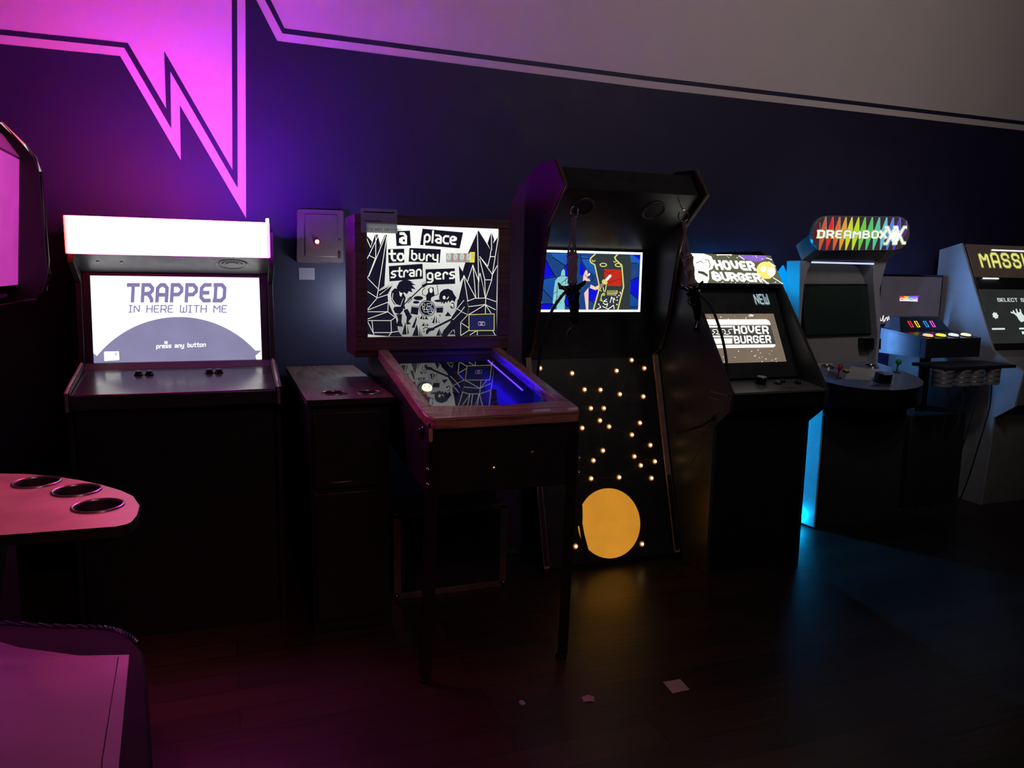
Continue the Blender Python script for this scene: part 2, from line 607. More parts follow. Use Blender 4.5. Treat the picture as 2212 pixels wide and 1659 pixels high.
class Art:
    """a flat printed or lit panel: its drawing has its own sheet coordinates (corners src: top-left, top-right,
    bottom-right, bottom-left) laid on the rectangle O (bottom-left), U (across), V (up)"""
    def __init__(s, src, O, U, V, step=0.0004):
        s.H = homog(src)
        s.src = src
        s.O, s.U, s.V = Vector(O), Vector(U), Vector(V)
        s.n = s.U.cross(s.V).normalized()
        s.mb = MB()
        s.step = step

    def pt(s, p, layer):
        q = s.H @ np.array((p[0], p[1], 1.0))
        return s.O + s.U * float(q[0] / q[2]) + s.V * float(q[1] / q[2]) + s.n * (s.step * layer)

    def fill(s, pts, mat, layer=1):
        s.mb.poly([s.pt(p, layer) for p in pts], mat)

    def ground(s, mat, layer=0):
        s.mb.face([s.pt(p, layer) for p in s.src], mat)

    def line(s, pts, w, mat, layer=2, closed=False):
        for q in strip(pts, w, closed):
            s.mb.face([s.pt(p, layer) for p in q], mat)

    def oval(s, cx, cy, rx, ry, mat, layer=1, n=28):
        s.fill([(cx + rx * math.cos(2 * math.pi * i / n), cy + ry * math.sin(2 * math.pi * i / n)) for i in range(n)], mat, layer)

    def text(s, t, x, y, ux, uy, weight, mat, layer=3, gap=1.3, font=CAP, ch=0.7):
        """ux, uy: sheet vectors of one grid unit along the line and up the letter"""
        ux, uy = np.array(ux, float), np.array(uy, float)
        pen = 0.0
        for k in t:
            w, strokes = font[k]
            for st in strokes:
                st = chamfer(st, ch)
                closed = len(st) > 3 and abs(st[0][0] - st[-1][0]) + abs(st[0][1] - st[-1][1]) < 1e-6
                for q in strip(st, weight, closed, 0.5):
                    s.mb.face([s.pt(np.array((x, y)) + ux * (pen + p[0]) + uy * p[1], layer) for p in q], mat)
            pen += w + gap
        return pen

    def build(s, name, parent, label=None):
        return s.mb.build(name, parent, smooth=0, label=label)

def button(parent, c, axis, r, mat, ringmat=BLACKG, name='button', h=0.012, label=None):
    b = MB()
    b.lathe(c, axis, [(r * 1.35, 0), (r * 1.35, 0.003), (r * 1.15, 0.006), (r * 1.1, 0.006)], ringmat, 20)
    b.lathe(Vector(c) + Vector(axis).normalized() * 0.004, axis, [(r, 0), (r, h * 0.7), (r * 0.8, h), (r * 0.3, h * 1.02)], mat, 20)
    return b.build(name, parent, label=label)

# ------------------------------------------------------------------ the room
WALLW = M('pale_wall_paint', (216, 208, 204), 0.75, var=0.05, scale=5, bump=0.06)
NAVY = M('dark_navy_wall_paint', (31, 26, 58), 0.62, var=0.12, scale=6, bump=0.06)
WY = 4.15
wb = MB()
wb.box(-1.2, 9.0, WY, WY + 0.12, 0, 4.6, WALLW)
body = [(-1.2, 2.448), (-0.416, 2.449), (-0.176, 1.998), (-0.170, 2.253), (0.114, 1.735), (0.145, 2.865), (0.285, 2.596),
        (2.369, 2.572), (9.0, 2.572), (9.0, 0.0), (-1.2, 0.0)]
wb.poly([(x, WY - 0.001, z) for x, z in body], NAVY)
st = [(-1.2, 2.510), (-0.381, 2.511), (-0.231, 2.233), (-0.228, 2.493), (0.057, 1.968), (0.091, 3.121), (0.321, 2.659), (2.366, 2.638), (9.0, 2.637),
      (9.0, 2.610), (2.367, 2.613), (0.311, 2.634), (0.112, 3.003), (0.079, 1.879), (-0.205, 2.402), (-0.212, 2.141), (-0.397, 2.488), (-1.2, 2.487)]
wb.poly([(x, WY - 0.001, z) for x, z in st], NAVY)
tag(wb.build('wall_back', smooth=0), 'dark navy wall under a pale band painted with a lightning bolt', 'wall', kind='structure')
f = MB()
f.box(-1.2, 9.0, -4.0, 4.27, -0.1, 0.0, floor_mat())
tag(f.build('floor', smooth=0), 'dark brown plank floor with a dull sheen', 'floor', kind='structure')
c = MB()
c.box(-1.2, 9.0, -4.0, 4.27, 4.6, 4.7, M('black_ceiling_paint', (22, 22, 24), 0.8))
tag(c.build('ceiling', smooth=0), 'black painted ceiling high above the machines', 'ceiling', kind='structure')
for nm, x0, x1, y0, y1, lb in (('wall_left', -1.3, -1.2, -4.0, 4.27, 'dark wall behind the left row of machines'),
                               ('wall_right', 9.0, 9.1, -4.0, 4.27, 'dark wall at the far right end of the room'),
                               ('wall_front', -1.3, 9.1, -4.1, -4.0, 'dark wall behind the viewer')):
    w = MB()
    w.box(x0, x1, y0, y1, 0, 4.6, M('dark_side_wall_paint', (34, 30, 44), 0.7))
    tag(w.build(nm, smooth=0), lb, 'wall', kind='structure')
bb = MB()
bb.box(-1.2, 9.0, WY - 0.016, WY - 0.0015, 0.0005, 0.1, M('black_baseboard_paint', (20, 20, 22), 0.5))
tag(bb.build('baseboard_back', bevel=0.003), 'black baseboard along the foot of the navy wall', 'baseboard', kind='structure')

# ------------------------------------------------------------------ cabinet with the bright lightbox and the grey hill on its screen
def cab_lightbox():
    r = thing('arcade_cabinet', 'black arcade cabinet with glowing pink-white lightbox and a grey hill on its white screen', 'arcade machine', (-0.185, 3.7, 0))
    b = MB()
    b.box(-0.55, 0.18, 3.27, 4.08, 0.0, 0.94, BLACK)
    b.box(-0.55, 0.18, 3.66, 4.08, 0.94, 1.655, BLACK)
    b.build('body', r, 0.004)
    prof = [(3.2, 0.945), (3.2, 1.02), (3.25, 1.03), (3.56, 1.085), (3.6, 1.42), (3.46, 1.5), (3.46, 1.64), (3.50, 1.655), (4.08, 1.655), (4.08, 0.0), (3.25, 0.0), (3.25, 0.9)]
    for x0, x1 in ((-0.572, -0.551), (0.181, 0.202)):
        s = MB()
        s.yz(prof, x0, x1, BLACK)
        xm = (x0 + x1) / 2
        p = s.build('side_panel', r, 0.003)
        t = MB()
        t.tube([(xm, 3.199, 0.95), (xm, 3.199, 1.018), (xm, 3.25, 1.033), (xm, 3.559, 1.088)], 0.006, M('worn_edge_trim', (150, 120, 120), 0.3), 8)
        t.build('edge_trim', p)
    cp = MB()
    cp.yz([(3.21, 0.95), (3.205, 1.003), (3.21, 1.010), (3.55, 1.062), (3.55, 0.95)], -0.55, 0.18, M('control_panel_laminate', (58, 56, 62), 0.22))
    cp.build('control_panel', r, 0.003)
    n = Vector((0, -0.15, 1)).normalized()
    for bx in (-0.342, -0.302, -0.072, -0.034):
        button(r, (bx, 3.462, 1.0495), n, 0.0135, M('dark_button', (40, 38, 42), 0.25))
    lip = MB()
    lip.yz([(3.55, 1.062), (3.575, 1.085), (3.60, 1.085), (3.60, 1.05)], -0.55, 0.18, M('screen_lip', (60, 55, 62), 0.45))
    lip.build('screen_lip', r)
    bez = MB()
    mt = M('dark_bezel', (34, 32, 40), 0.4)
    for x0, x1 in ((-0.55, -0.522), (0.147, 0.18)):
        bez.prism([(x0, 3.588, 1.085), (x1, 3.588, 1.085), (x1, 3.632, 1.46), (x0, 3.632, 1.46)], (0, 0.03, 0), mt)
    bez.prism([(-0.522, 3.630, 1.4475), (0.147, 3.630, 1.4475), (0.147, 3.632, 1.46), (-0.522, 3.632, 1.46)], (0, 0.03, 0), mt)
    bez.build('bezel', r)
    val = MB()
    val.yz([(3.412, 1.533), (3.632, 1.462), (3.66, 1.462), (3.66, 1.533)], -0.55, 0.18, M('speaker_panel', (70, 64, 72), 0.4))
    v = val.build('speaker_panel', r)
    nv = Vector((0, -0.071, -0.22)).normalized()
    g = MB()
    ctr = Vector((0.035, 3.50, 1.5046))
    tdir = Vector((0, 0.22, -0.071)).normalized()
    for i in range(14):
        for j in (0, 1, 2):
            a = math.pi * (0.06 + 0.88 * i / 13)
            R = 0.056 - 0.016 * j
            q = ctr + Vector((math.cos(a) * R, 0, 0)) - tdir * (math.sin(a) * R)
            g.lathe(q, nv, [(0.0028, -0.001), (0.0028, 0.0015)], BLACKM, 6)
    g.ring(ctr, nv, 0.062, 0.0022, STEEL)
    g.build('speaker_grille', v)
    for bx in (-0.472, -0.386):
        k = MB()
        k.lathe((bx, 3.50, 1.5046), nv, [(0.006, 0), (0.005, 0.003)], STEEL, 10)
        k.build('screw', v)
    # the lightbox: a milky front in front of red-to-violet diodes
    lb = MB()
    lb.box(-0.55, 0.18, 3.43, 3.655, 1.534, 1.676, M('lightbox_case', (60, 50, 58), 0.5))
    l = lb.build('lightbox', r)
    ramp = [(0.0, (1.0, 0.006, 0.004)), (0.012, (1.0, 0.03, 0.03)), (0.14, (1.0, 0.05, 0.25)), (0.5, (0.95, 0.05, 0.52)), (0.97, (0.80, 0.04, 0.95)), (1.0, (0.4, 0.02, 0.6))]
    fm = E('lightbox_diffuser', (255, 255, 255), 30.0, 0.4, base=(230, 220, 225), grad=('X', -0.381, 0.369, 1, 1), ramp=ramp)
    fr = MB()
    fr.box(-0.566, 0.184, 3.392, 3.432, 1.5335, 1.6775, fm)
    fr.build('lightbox_diffuser', l, 0.004)
    em = MB()
    em.box(0.172, 0.182, 3.396, 3.44, 1.679, 1.694, E('violet_end_tab', (120, 60, 255), 140.0, 0.4, raw=(0.30, 0.05, 1.0)))  # end tab made to glow, to throw violet on the paper slip
    em.build('violet_end_tab', l, label='violet tab at the right end, made to glow')
    # open diodes on top of the case, washing the wall
    up = E('diode_strip', (255, 255, 255), 300.0, 0.4, grad=('X', -0.375, 0.360, 1, 1),
           ramp=[(0.0, (1.0, 0.05, 0.14)), (0.35, (0.95, 0.06, 0.27)), (0.62, (0.90, 0.065, 0.46)), (0.82, (0.75, 0.06, 1.9)), (1.0, (0.55, 0.05, 10.0))])
    ds = MB()
    ds.box(-0.53, 0.16, 3.56, 3.60, 1.677, 1.683, up)
    ds.build('diode_strip', l)
    # the picture on the screen
    a = Art([(643, 583), (1868, 600), (1897, 1193), (680, 1222)], (-0.5205, 3.587, 1.0868), (0.667, 0, 0), (0, 0.043, 0.3605))
    W = E('hill_screen_white', (255, 255, 255), 1.5)
    G = E('hill_screen_lilac', (140, 136, 172), 1.0)
    T = E('hill_screen_title', (136, 126, 178), 1.0)
    a.ground(W)
    cx, cy, rr = 1293, 1640, 755
    hill = [(cx + rr * math.cos(math.radians(q)), cy + rr * math.sin(math.radians(q))) for q in np.linspace(-141.5, -42.6, 50)]
    hill = [(676, 1150)] + [p for p in hill if 690 < p[0] < 1880] + [(1893, 1128), (1850, 1168), (1858, 1194), (680, 1222)]
    a.fill(hill, G, 1)
    a.text('TRAPPED', 920, 766, (17.1, 0), (0.75, -19.0), 1.5, T, 2, gap=2.2, ch=1.25)
    a.text('IN HERE WITH ME', 929, 851, (9.4, 0), (0.3, -8.2), 0.95, T, 2, gap=1.62, ch=0.6)
    a.text('press any button', 1134, 1112, (5.0, -0.18), (0.15, -4.6), 1.15, W, 3, gap=1.75, font=LOW, ch=0.5)
    a.fill([(1190, 1062), (1213, 1062), (1214, 1082), (1191, 1082)], W, 2)
    a.fill(chamfer([(760, 1138), (861, 1136), (866, 1200), (756, 1207), (753, 1143), (760, 1138)], 3), W, 2)
    a.line([(846, 1150), (836, 1150), (836, 1161), (848, 1160)], 5, T, 3)
    a.build('screen', r)
    return r
cab_lightbox()

# ------------------------------------------------------------------ alarm box and notice on the wall
r = thing('alarm_box', 'beige alarm box with one glowing red light on the navy wall', 'alarm box', (0.47, WY, 1.52))
b = MB()
pts = arc(0.578, 1.778, 0.012, 0.012, 0, 90, 4) + arc(0.370, 1.776, 0.012, 0.012, 90, 180, 4) + arc(0.362, 1.532, 0.012, 0.012, 180, 270, 4) + arc(0.573, 1.534, 0.012, 0.012, 270, 360, 4)
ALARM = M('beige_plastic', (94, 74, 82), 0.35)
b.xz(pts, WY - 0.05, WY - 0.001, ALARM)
bo = b.build('housing', r, 0.008)
b = MB()
pl = [(0.395, 1.765), (0.558, 1.765), (0.556, 1.552), (0.392, 1.552)]
b.xz(pl, WY - 0.054, WY - 0.049, ALARM)
b.build('cover_plate', r, 0.003)
b = MB()
b.lathe((0.452, WY - 0.054, 1.627), (0, -1, 0), [(0.016, -0.002), (0.016, 0.006), (0.012, 0.008)], M('red_lens_rim', (120, 10, 14), 0.25), 20)
b.build('lamp_rim', r)
b = MB()
b.ball((0.452, WY - 0.063, 1.627), 0.0105, E('red_alarm_lamp', (255, 60, 40), 14.0, raw=(1.0, 0.10, 0.07)), 16)
b.build('red_lamp', r, label='glowing red lamp')
for x, z in ((0.379, 1.635), (0.568, 1.635), (0.41, 1.75)):
    k = MB()
    k.lathe((x, WY - 0.049, z), (0, -1, 0), [(0.008, -0.001), (0.007, 0.0035)], M('dull_screw', (110, 95, 100), 0.4, 0.6), 12)
    k.build('screw', r)
k = MB()
k.box(0.560, 0.571, WY - 0.058, WY - 0.049, 1.545, 1.575, BLACKM)
k.build('key_switch', r, 0.001)
n = MB()
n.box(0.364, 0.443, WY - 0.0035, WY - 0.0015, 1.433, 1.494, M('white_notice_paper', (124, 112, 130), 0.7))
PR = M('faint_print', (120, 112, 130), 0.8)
for i in range(5):
    n.box(0.370, 0.415 + 0.004 * (i % 3), WY - 0.0037, WY - 0.0034, 1.481 - 0.010 * i, 1.483 - 0.010 * i, PR)
n.box(0.425, 0.435, WY - 0.0037, WY - 0.0034, 1.455, 1.488, PR)
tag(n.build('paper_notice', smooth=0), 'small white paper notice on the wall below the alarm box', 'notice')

# ------------------------------------------------------------------ drink tables
RIM = M('cup_holder_rim', (150, 130, 140), 0.25, 0.8)
def holes_top(mb, outline, z0, z1, mat, holes, edge=None):
    """a top with round holes cut through it (bridged outline)"""
    bm = bmesh.new()
    vo = [bm.verts.new((x, y, z1)) for x, y in outline]
    ed = [bm.edges.new((vo[i], vo[(i + 1) % len(vo)])) for i in range(len(vo))]
    for hx, hy, hr in holes:
        vs = [bm.verts.new((hx + hr * math.cos(2 * math.pi * i / 24), hy + hr * math.sin(2 * math.pi * i / 24), z1)) for i in range(24)]
        ed += [bm.edges.new((vs[i], vs[(i + 1) % 24])) for i in range(24)]
    bmesh.ops.triangle_fill(bm, use_beauty=True, use_dissolve=False, edges=ed)
    for fc in bm.faces:
        q = [v.co.copy() for v in fc.verts]
        mb.face(q, mat)
        mb.face([(p.x, p.y, z0) for p in q], mat)
    bm.free()
    N = len(outline)
    for i in range(N):
        a, b2 = outline[i], outline[(i + 1) % N]
        mb.face([(a[0], a[1], z0), (b2[0], b2[1], z0), (b2[0], b2[1], z1), (a[0], a[1], z1)], edge or mat)
    for hx, hy, hr in holes:
        for i in range(24):
            a0, a1 = 2 * math.pi * i / 24, 2 * math.pi * (i + 1) / 24
            p, q = (hx + hr * math.cos(a0), hy + hr * math.sin(a0)), (hx + hr * math.cos(a1), hy + hr * math.sin(a1))
            mb.face([(p[0], p[1], z0), (q[0], q[1], z0), (q[0], q[1], z1), (p[0], p[1], z1)], mat)

def cup(parent, x, y, z, rr):
    k = MB()
    k.ring((x, y, z + 0.001), (0, 0, 1), rr, 0.0045, RIM)
    k.build('cup_rim', parent, label='thin metal rim round a cup hole')
    k = MB()
    k.lathe((x, y, z - 0.09), (0, 0, 1), [(rr - 0.014, 0), (rr - 0.003, 0.088), (rr - 0.0055, 0.088), (rr - 0.017, 0.003)], BLACKM, 24)
    k.build('cup_well', parent)

r = thing('drink_table', 'round-ended wooden drink table with three cup holes, lit pink', 'table', (-0.6, 2.4, 0))
out = [(-1.15, 2.11), (-0.35, 2.075)] + arc(-0.29, 2.11, 0.05, 0.04, -75, -15, 5) + [(-0.234, 2.15), (-0.236, 2.24)] + \
      [(-0.262, 2.34), (-0.30, 2.41), (-0.36, 2.49), (-0.43, 2.565), (-0.51, 2.635), (-0.60, 2.69), (-0.67, 2.715), (-0.80, 2.74), (-1.15, 2.75)]
hs = [(-0.543, 2.567, 0.062), (-0.418, 2.440, 0.062), (-0.340, 2.264, 0.062)]
t = MB()
holes_top(t, out, 0.822, 0.85, M('pale_ply_top', (178, 142, 130), 0.45, var=0.5, scale=7), hs, RUBBER)
t.build('table_top', r, smooth=0)
for h in hs:
    cup(r, h[0], h[1], 0.85, h[2])
t = MB()
t.box(-1.12, -0.62, 2.18, 2.62, 0.0, 0.822, BLACKM)
t.build('pedestal', r, 0.004)

r = thing('drink_table', 'dark wooden drink cabinet with two cup holes beside the pinball machine', 'table', (0.46, 3.5, 0))
t = MB()
holes_top(t, [(0.285, 3.04), (0.632, 3.04), (0.632, 4.12), (0.285, 4.12)], 0.962, 0.985, wood('brown_ply_top', (60, 40, 38), (104, 74, 70), 0.5, 8, 'Y'), [(0.412, 3.19, 0.048), (0.552, 3.175, 0.048)], RUBBER)
t.build('table_top', r, smooth=0)
cup(r, 0.412, 3.19, 0.985, 0.048)
cup(r, 0.552, 3.175, 0.985, 0.048)
t = MB()
t.box(0.297, 0.62, 3.075, 4.10, 0.0, 0.962, BLACK)
t.build('body', r, 0.004)
d = MB()
d.box(0.312, 0.585, 3.055, 3.0745, 0.62, 0.93, BLACK)
d = d.build('door', r, 0.004)
h = MB()
h.box(0.37, 0.46, 3.045, 3.0545, 0.640, 0.648, STEEL)
h.build('handle', d, 0.002)
d = MB()
d.box(0.312, 0.585, 3.055, 3.0745, 0.06, 0.60, BLACK)
d.build('door', r, 0.004)

# ------------------------------------------------------------------ pinball machine
def pinball():
    r = thing('pinball_machine', 'home-made pinball machine with wooden rails and a lit black-and-white backglass', 'pinball machine', (0.945, 3.1, 0))
    WD = wood('pinball_wood', (120, 84, 70), (190, 146, 126), 0.42, 7, 'Y', 0.15)
    WX = wood('pinball_wood_across', (120, 84, 70), (190, 146, 126), 0.42, 7, 'X', 0.15)
    FR = wood('backbox_wood', (84, 50, 50), (124, 78, 76), 0.5, 7, 'X')
    sl = lambda y: 0.985 + 0.158 * (y - 2.56)         # height of the rails
    # open box: two sides, front, back and a floor for the playfield
    b = MB()
    low = lambda y: 0.70 + 0.06 * (y - 2.56)
    for x0, x1 in ((0.655, 0.675), (1.215, 1.235)):
        b.yz([(2.575, low(2.575)), (2.575, sl(2.575) - 0.022), (3.52, sl(3.52) - 0.022), (3.8, 1.10), (3.8, low(3.8))], x0, x1, BLACK)
    b.box(0.675, 1.215, 2.575, 2.595, low(2.575), 0.965, BLACK)
    b.box(0.675, 1.215, 3.78, 3.8, low(3.8), 1.10, BLACK)
    b.prism([(0.675, 2.6, 0.715), (1.215, 2.6, 0.715), (1.215, 3.78, 0.79), (0.675, 3.78, 0.79)], (0, 0, 0.01), BLACKM)
    b.build('cabinet', r, 0.003)
    for x0, x1 in ((0.648, 0.695), (1.195, 1.242)):
        k = MB()
        k.yz([(2.68, sl(2.68)), (3.5, sl(3.5)), (3.5, sl(3.5) - 0.045), (2.68, sl(2.68) - 0.045)], x0, x1, WD)
        k.build('side_rail', r, 0.004)
    k = MB()
    k.prism([(0.648, 2.70, sl(2.70)), (0.648, 2.60, sl(2.60)), (0.672, 2.553, sl(2.553)), (1.222, 2.553, sl(2.553)), (1.246, 2.60, sl(2.60)), (1.246, 2.70, sl(2.70)),
             (1.195, 2.70, sl(2.70)), (1.18, 2.69, sl(2.69)), (0.945, 2.665, sl(2.665)), (0.71, 2.69, sl(2.69)), (0.695, 2.70, sl(2.70))], (0, 0, -0.04), WX)
    k.build('lock_bar', r, 0.005)
    # worn wood corner under the bar
    k = MB()
    k.prism([(0.654, 2.570, 0.948), (0.668, 2.570, 0.948), (0.667, 2.570, 0.905), (0.661, 2.570, 0.865), (0.656, 2.570, 0.90)], (0, 0.005, 0), M('bare_chipped_wood', (200, 150, 130), 0.6))
    k.build('chipped_corner', r, label='bare chipped wood corner')
    # playfield
    PF = M('playfield_board', (40, 40, 52), 0.4, var=0.4, scale=9)
    py = lambda y: 0.905 + 0.150 * (y - 2.62)
    p = MB()
    p.prism([(0.675, 2.60, py(2.60)), (1.215, 2.60, py(2.60)), (1.215, 3.5, py(3.5)), (0.675, 3.5, py(3.5))], (0, 0, -0.012), PF)
    p.build('playfield', r, smooth=0)
    p = MB()
    p.tube([(1.15, 2.95, 1.007), (1.15, 3.40, 1.079)], 0.0028, E('blue_led_rail', (60, 20, 255), 60.0, raw=(0.006, 0.002, 1.0)), 8)
    lr = p.build('blue_light_rail', r, label='glowing blue strip along the playfield')
    p = MB()
    for i in range(26):
        y = 2.955 + i * 0.0176
        p.ball((1.15 - 0.003, y, 1.007 + 0.16 * (y - 2.95) + 0.0042), 0.0013, E('red_diode', (255, 60, 120), 3.0, raw=(1, 0.10, 0.35)), 8)
    p.build('diode_row', lr, label='row of tiny red diodes')
    p = MB()
    p.lathe((0.762, 3.03, py(3.03)), (0, 0.15, 1), [(0.018, 0), (0.016, 0.03), (0.022, 0.046), (0.02, 0.05)], M('bumper_body', (200, 130, 110), 0.4), 24)
    bp = p.build('bumper', r)
    p = MB()
    p.lathe((0.762, 3.03, py(3.03) + 0.050), (0, -0.5, 1), [(0.021, 0), (0.021, 0.005), (0.019, 0.012), (0.012, 0.017), (0.004, 0.019)], E('bumper_cap_light', (250, 250, 190), 2.2), 24)
    p.build('bumper_cap', bp, label='lit cream bumper cap')
    p = MB()
    for q in range(4):
        a = math.pi / 2 * q + 0.4
        c0 = Vector((0.762, 3.03, py(3.03) + 0.050)) + Vector((0, -0.447, 0.894)) * 0.0155
        dd = Vector((math.cos(a), math.sin(a) * 0.894, math.sin(a) * 0.447))
        p.tube([c0 + dd * 0.004, c0 + dd * 0.014], [0.0006, 0.003], M('star_print', (70, 70, 40), 0.4), 6)
    p.build('cap_star', bp)
    for i, (x, y, rr) in enumerate(((0.80, 3.25, 0.022), (0.98, 3.30, 0.022), (0.90, 3.12, 0.022), (0.80, 2.86, 0.012), (1.05, 3.02, 0.012), (1.0, 2.86, 0.010))):
        p = MB()
        p.lathe((x, y, py(y)), (0, 0.15, 1), [(rr, 0), (rr * 0.8, 0.02), (rr * 1.15, 0.032), (rr * 0.9, 0.038)], M('post_plastic', (90, 90, 110), 0.3), 14)
        p.build('post', r)
    for sx, x in ((1, 0.84), (-1, 1.02)):
        p = MB()
        y = 2.72
        p.tube([(x, y, py(y) + 0.02), (x + sx * 0.07, y - 0.03, py(y) + 0.018)], [0.012, 0.007], M('flipper_white', (210, 210, 205), 0.35), 10)
        p.build('flipper', r)
    g = MB()
    g.prism([(0.690, 2.69, sl(2.69) - 0.012), (1.20, 2.69, sl(2.69) - 0.012), (1.20, 3.5, sl(3.5) - 0.012), (0.690, 3.5, sl(3.5) - 0.012)], (0, 0, 0.003), glass('playfield_glass'))
    g.build('glass', r, smooth=0)
    # backbox
    bx = MB()
    bx.box(0.545, 1.283, 3.505, 3.76, 1.095, 1.735, FR)
    bo = bx.build('backbox', r, 0.006)
    bf = MB()
    for q in ((0.545, 1.283, 1.693, 1.735), (0.545, 1.283, 1.125, 1.188), (0.545, 0.603, 1.188, 1.693), (1.225, 1.283, 1.188, 1.693)):
        bf.box(q[0], q[1], 3.485, 3.5045, q[2], q[3], FR)
    bf.build('backbox_frame', bo, 0.005)
    nk = MB()
    nk.box(0.66, 1.23, 3.52, 3.78, 1.06, 1.0945, BLACK)
    nk.build('neck', r, 0.003)
    art_backglass(r)
    # legs with bolts
    for x, y, sx, sy in ((0.668, 2.592, -1, -1), (1.222, 2.592, 1, -1), (0.70, 3.72, -1, 1), (1.19, 3.72, 1, 1)):
        k = MB()
        zt = 0.90 if sy < 0 else 0.92
        fx, fy = (x - 0.028, y - 0.012) if sy < 0 else (x, y + 0.02)
        top = [(x + sx * 0.012, y + sy * 0.022), (x - sx * 0.030, y + sy * 0.022), (x - sx * 0.030, y + sy * 0.016), (x + sx * 0.006, y + sy * 0.016), (x + sx * 0.006, y - sy * 0.02), (x + sx * 0.012, y - sy * 0.02)]
        bot = [(fx + sx * 0.016, fy + sy * 0.018), (fx - sx * 0.024, fy + sy * 0.018), (fx - sx * 0.024, fy + sy * 0.012), (fx + sx * 0.010, fy + sy * 0.012), (fx + sx * 0.010, fy - sy * 0.018), (fx + sx * 0.016, fy - sy * 0.018)]
        zb = 0.018
        n0 = len(k.v)
        k.v += [(px, qy, zt) for px, qy in top] + [(px, qy, zb) for px, qy in bot]
        m = k._m(M('leg_steel', (74, 60, 60), 0.32, 0.85))
        for i in range(6):
            j = (i + 1) % 6
            k.f.append((n0 + i, n0 + j, n0 + 6 + j, n0 + 6 + i))
            k.mi.append(m)
        for o6 in (0, 6):
            k.f += [(n0 + o6, n0 + o6 + 1, n0 + o6 + 2, n0 + o6 + 3), (n0 + o6, n0 + o6 + 3, n0 + o6 + 4, n0 + o6 + 5)]
            k.mi += [m, m]
        lg = k.build('leg', r, smooth=20)
        k = MB()
        k.lathe((fx - sx * 0.003, fy, 0.0), (0, 0, 1), [(0.022, 0), (0.024, 0.010), (0.008, 0.02), (0.007, 0.04)], RUBBER, 16)
        k.build('leg_leveller', lg)
        if sy < 0:
            for z in (0.80, 0.745):
                k = MB()
                k.ball((x + sx * 0.016, y - 0.022, z), 0.009, CHROME, 10)
                k.build('leg_bolt', lg)
    k = MB()
    k.lathe((1.05, 2.5745, 0.83), (0, -1, 0), [(0.012, 0), (0.012, 0.004), (0.009, 0.006)], STEEL, 14)
    k.build('coin_lock', r)
    k = MB()
    k.ball((0.898, 2.5735, 0.789), 0.002, E('orange_pilot_lamp', (255, 170, 60), 5.0, raw=(1.0, 0.45, 0.10)), 10)
    k.build('pilot_lamp', r, label='tiny orange pilot light')
    for sx, x in ((-1, 0.655), (1, 1.235)):
        button(r, (x, 2.66, 0.92), (sx, 0, 0), 0.014, M('dark_button', (40, 38, 42), 0.25), name='flipper_button')
    return r

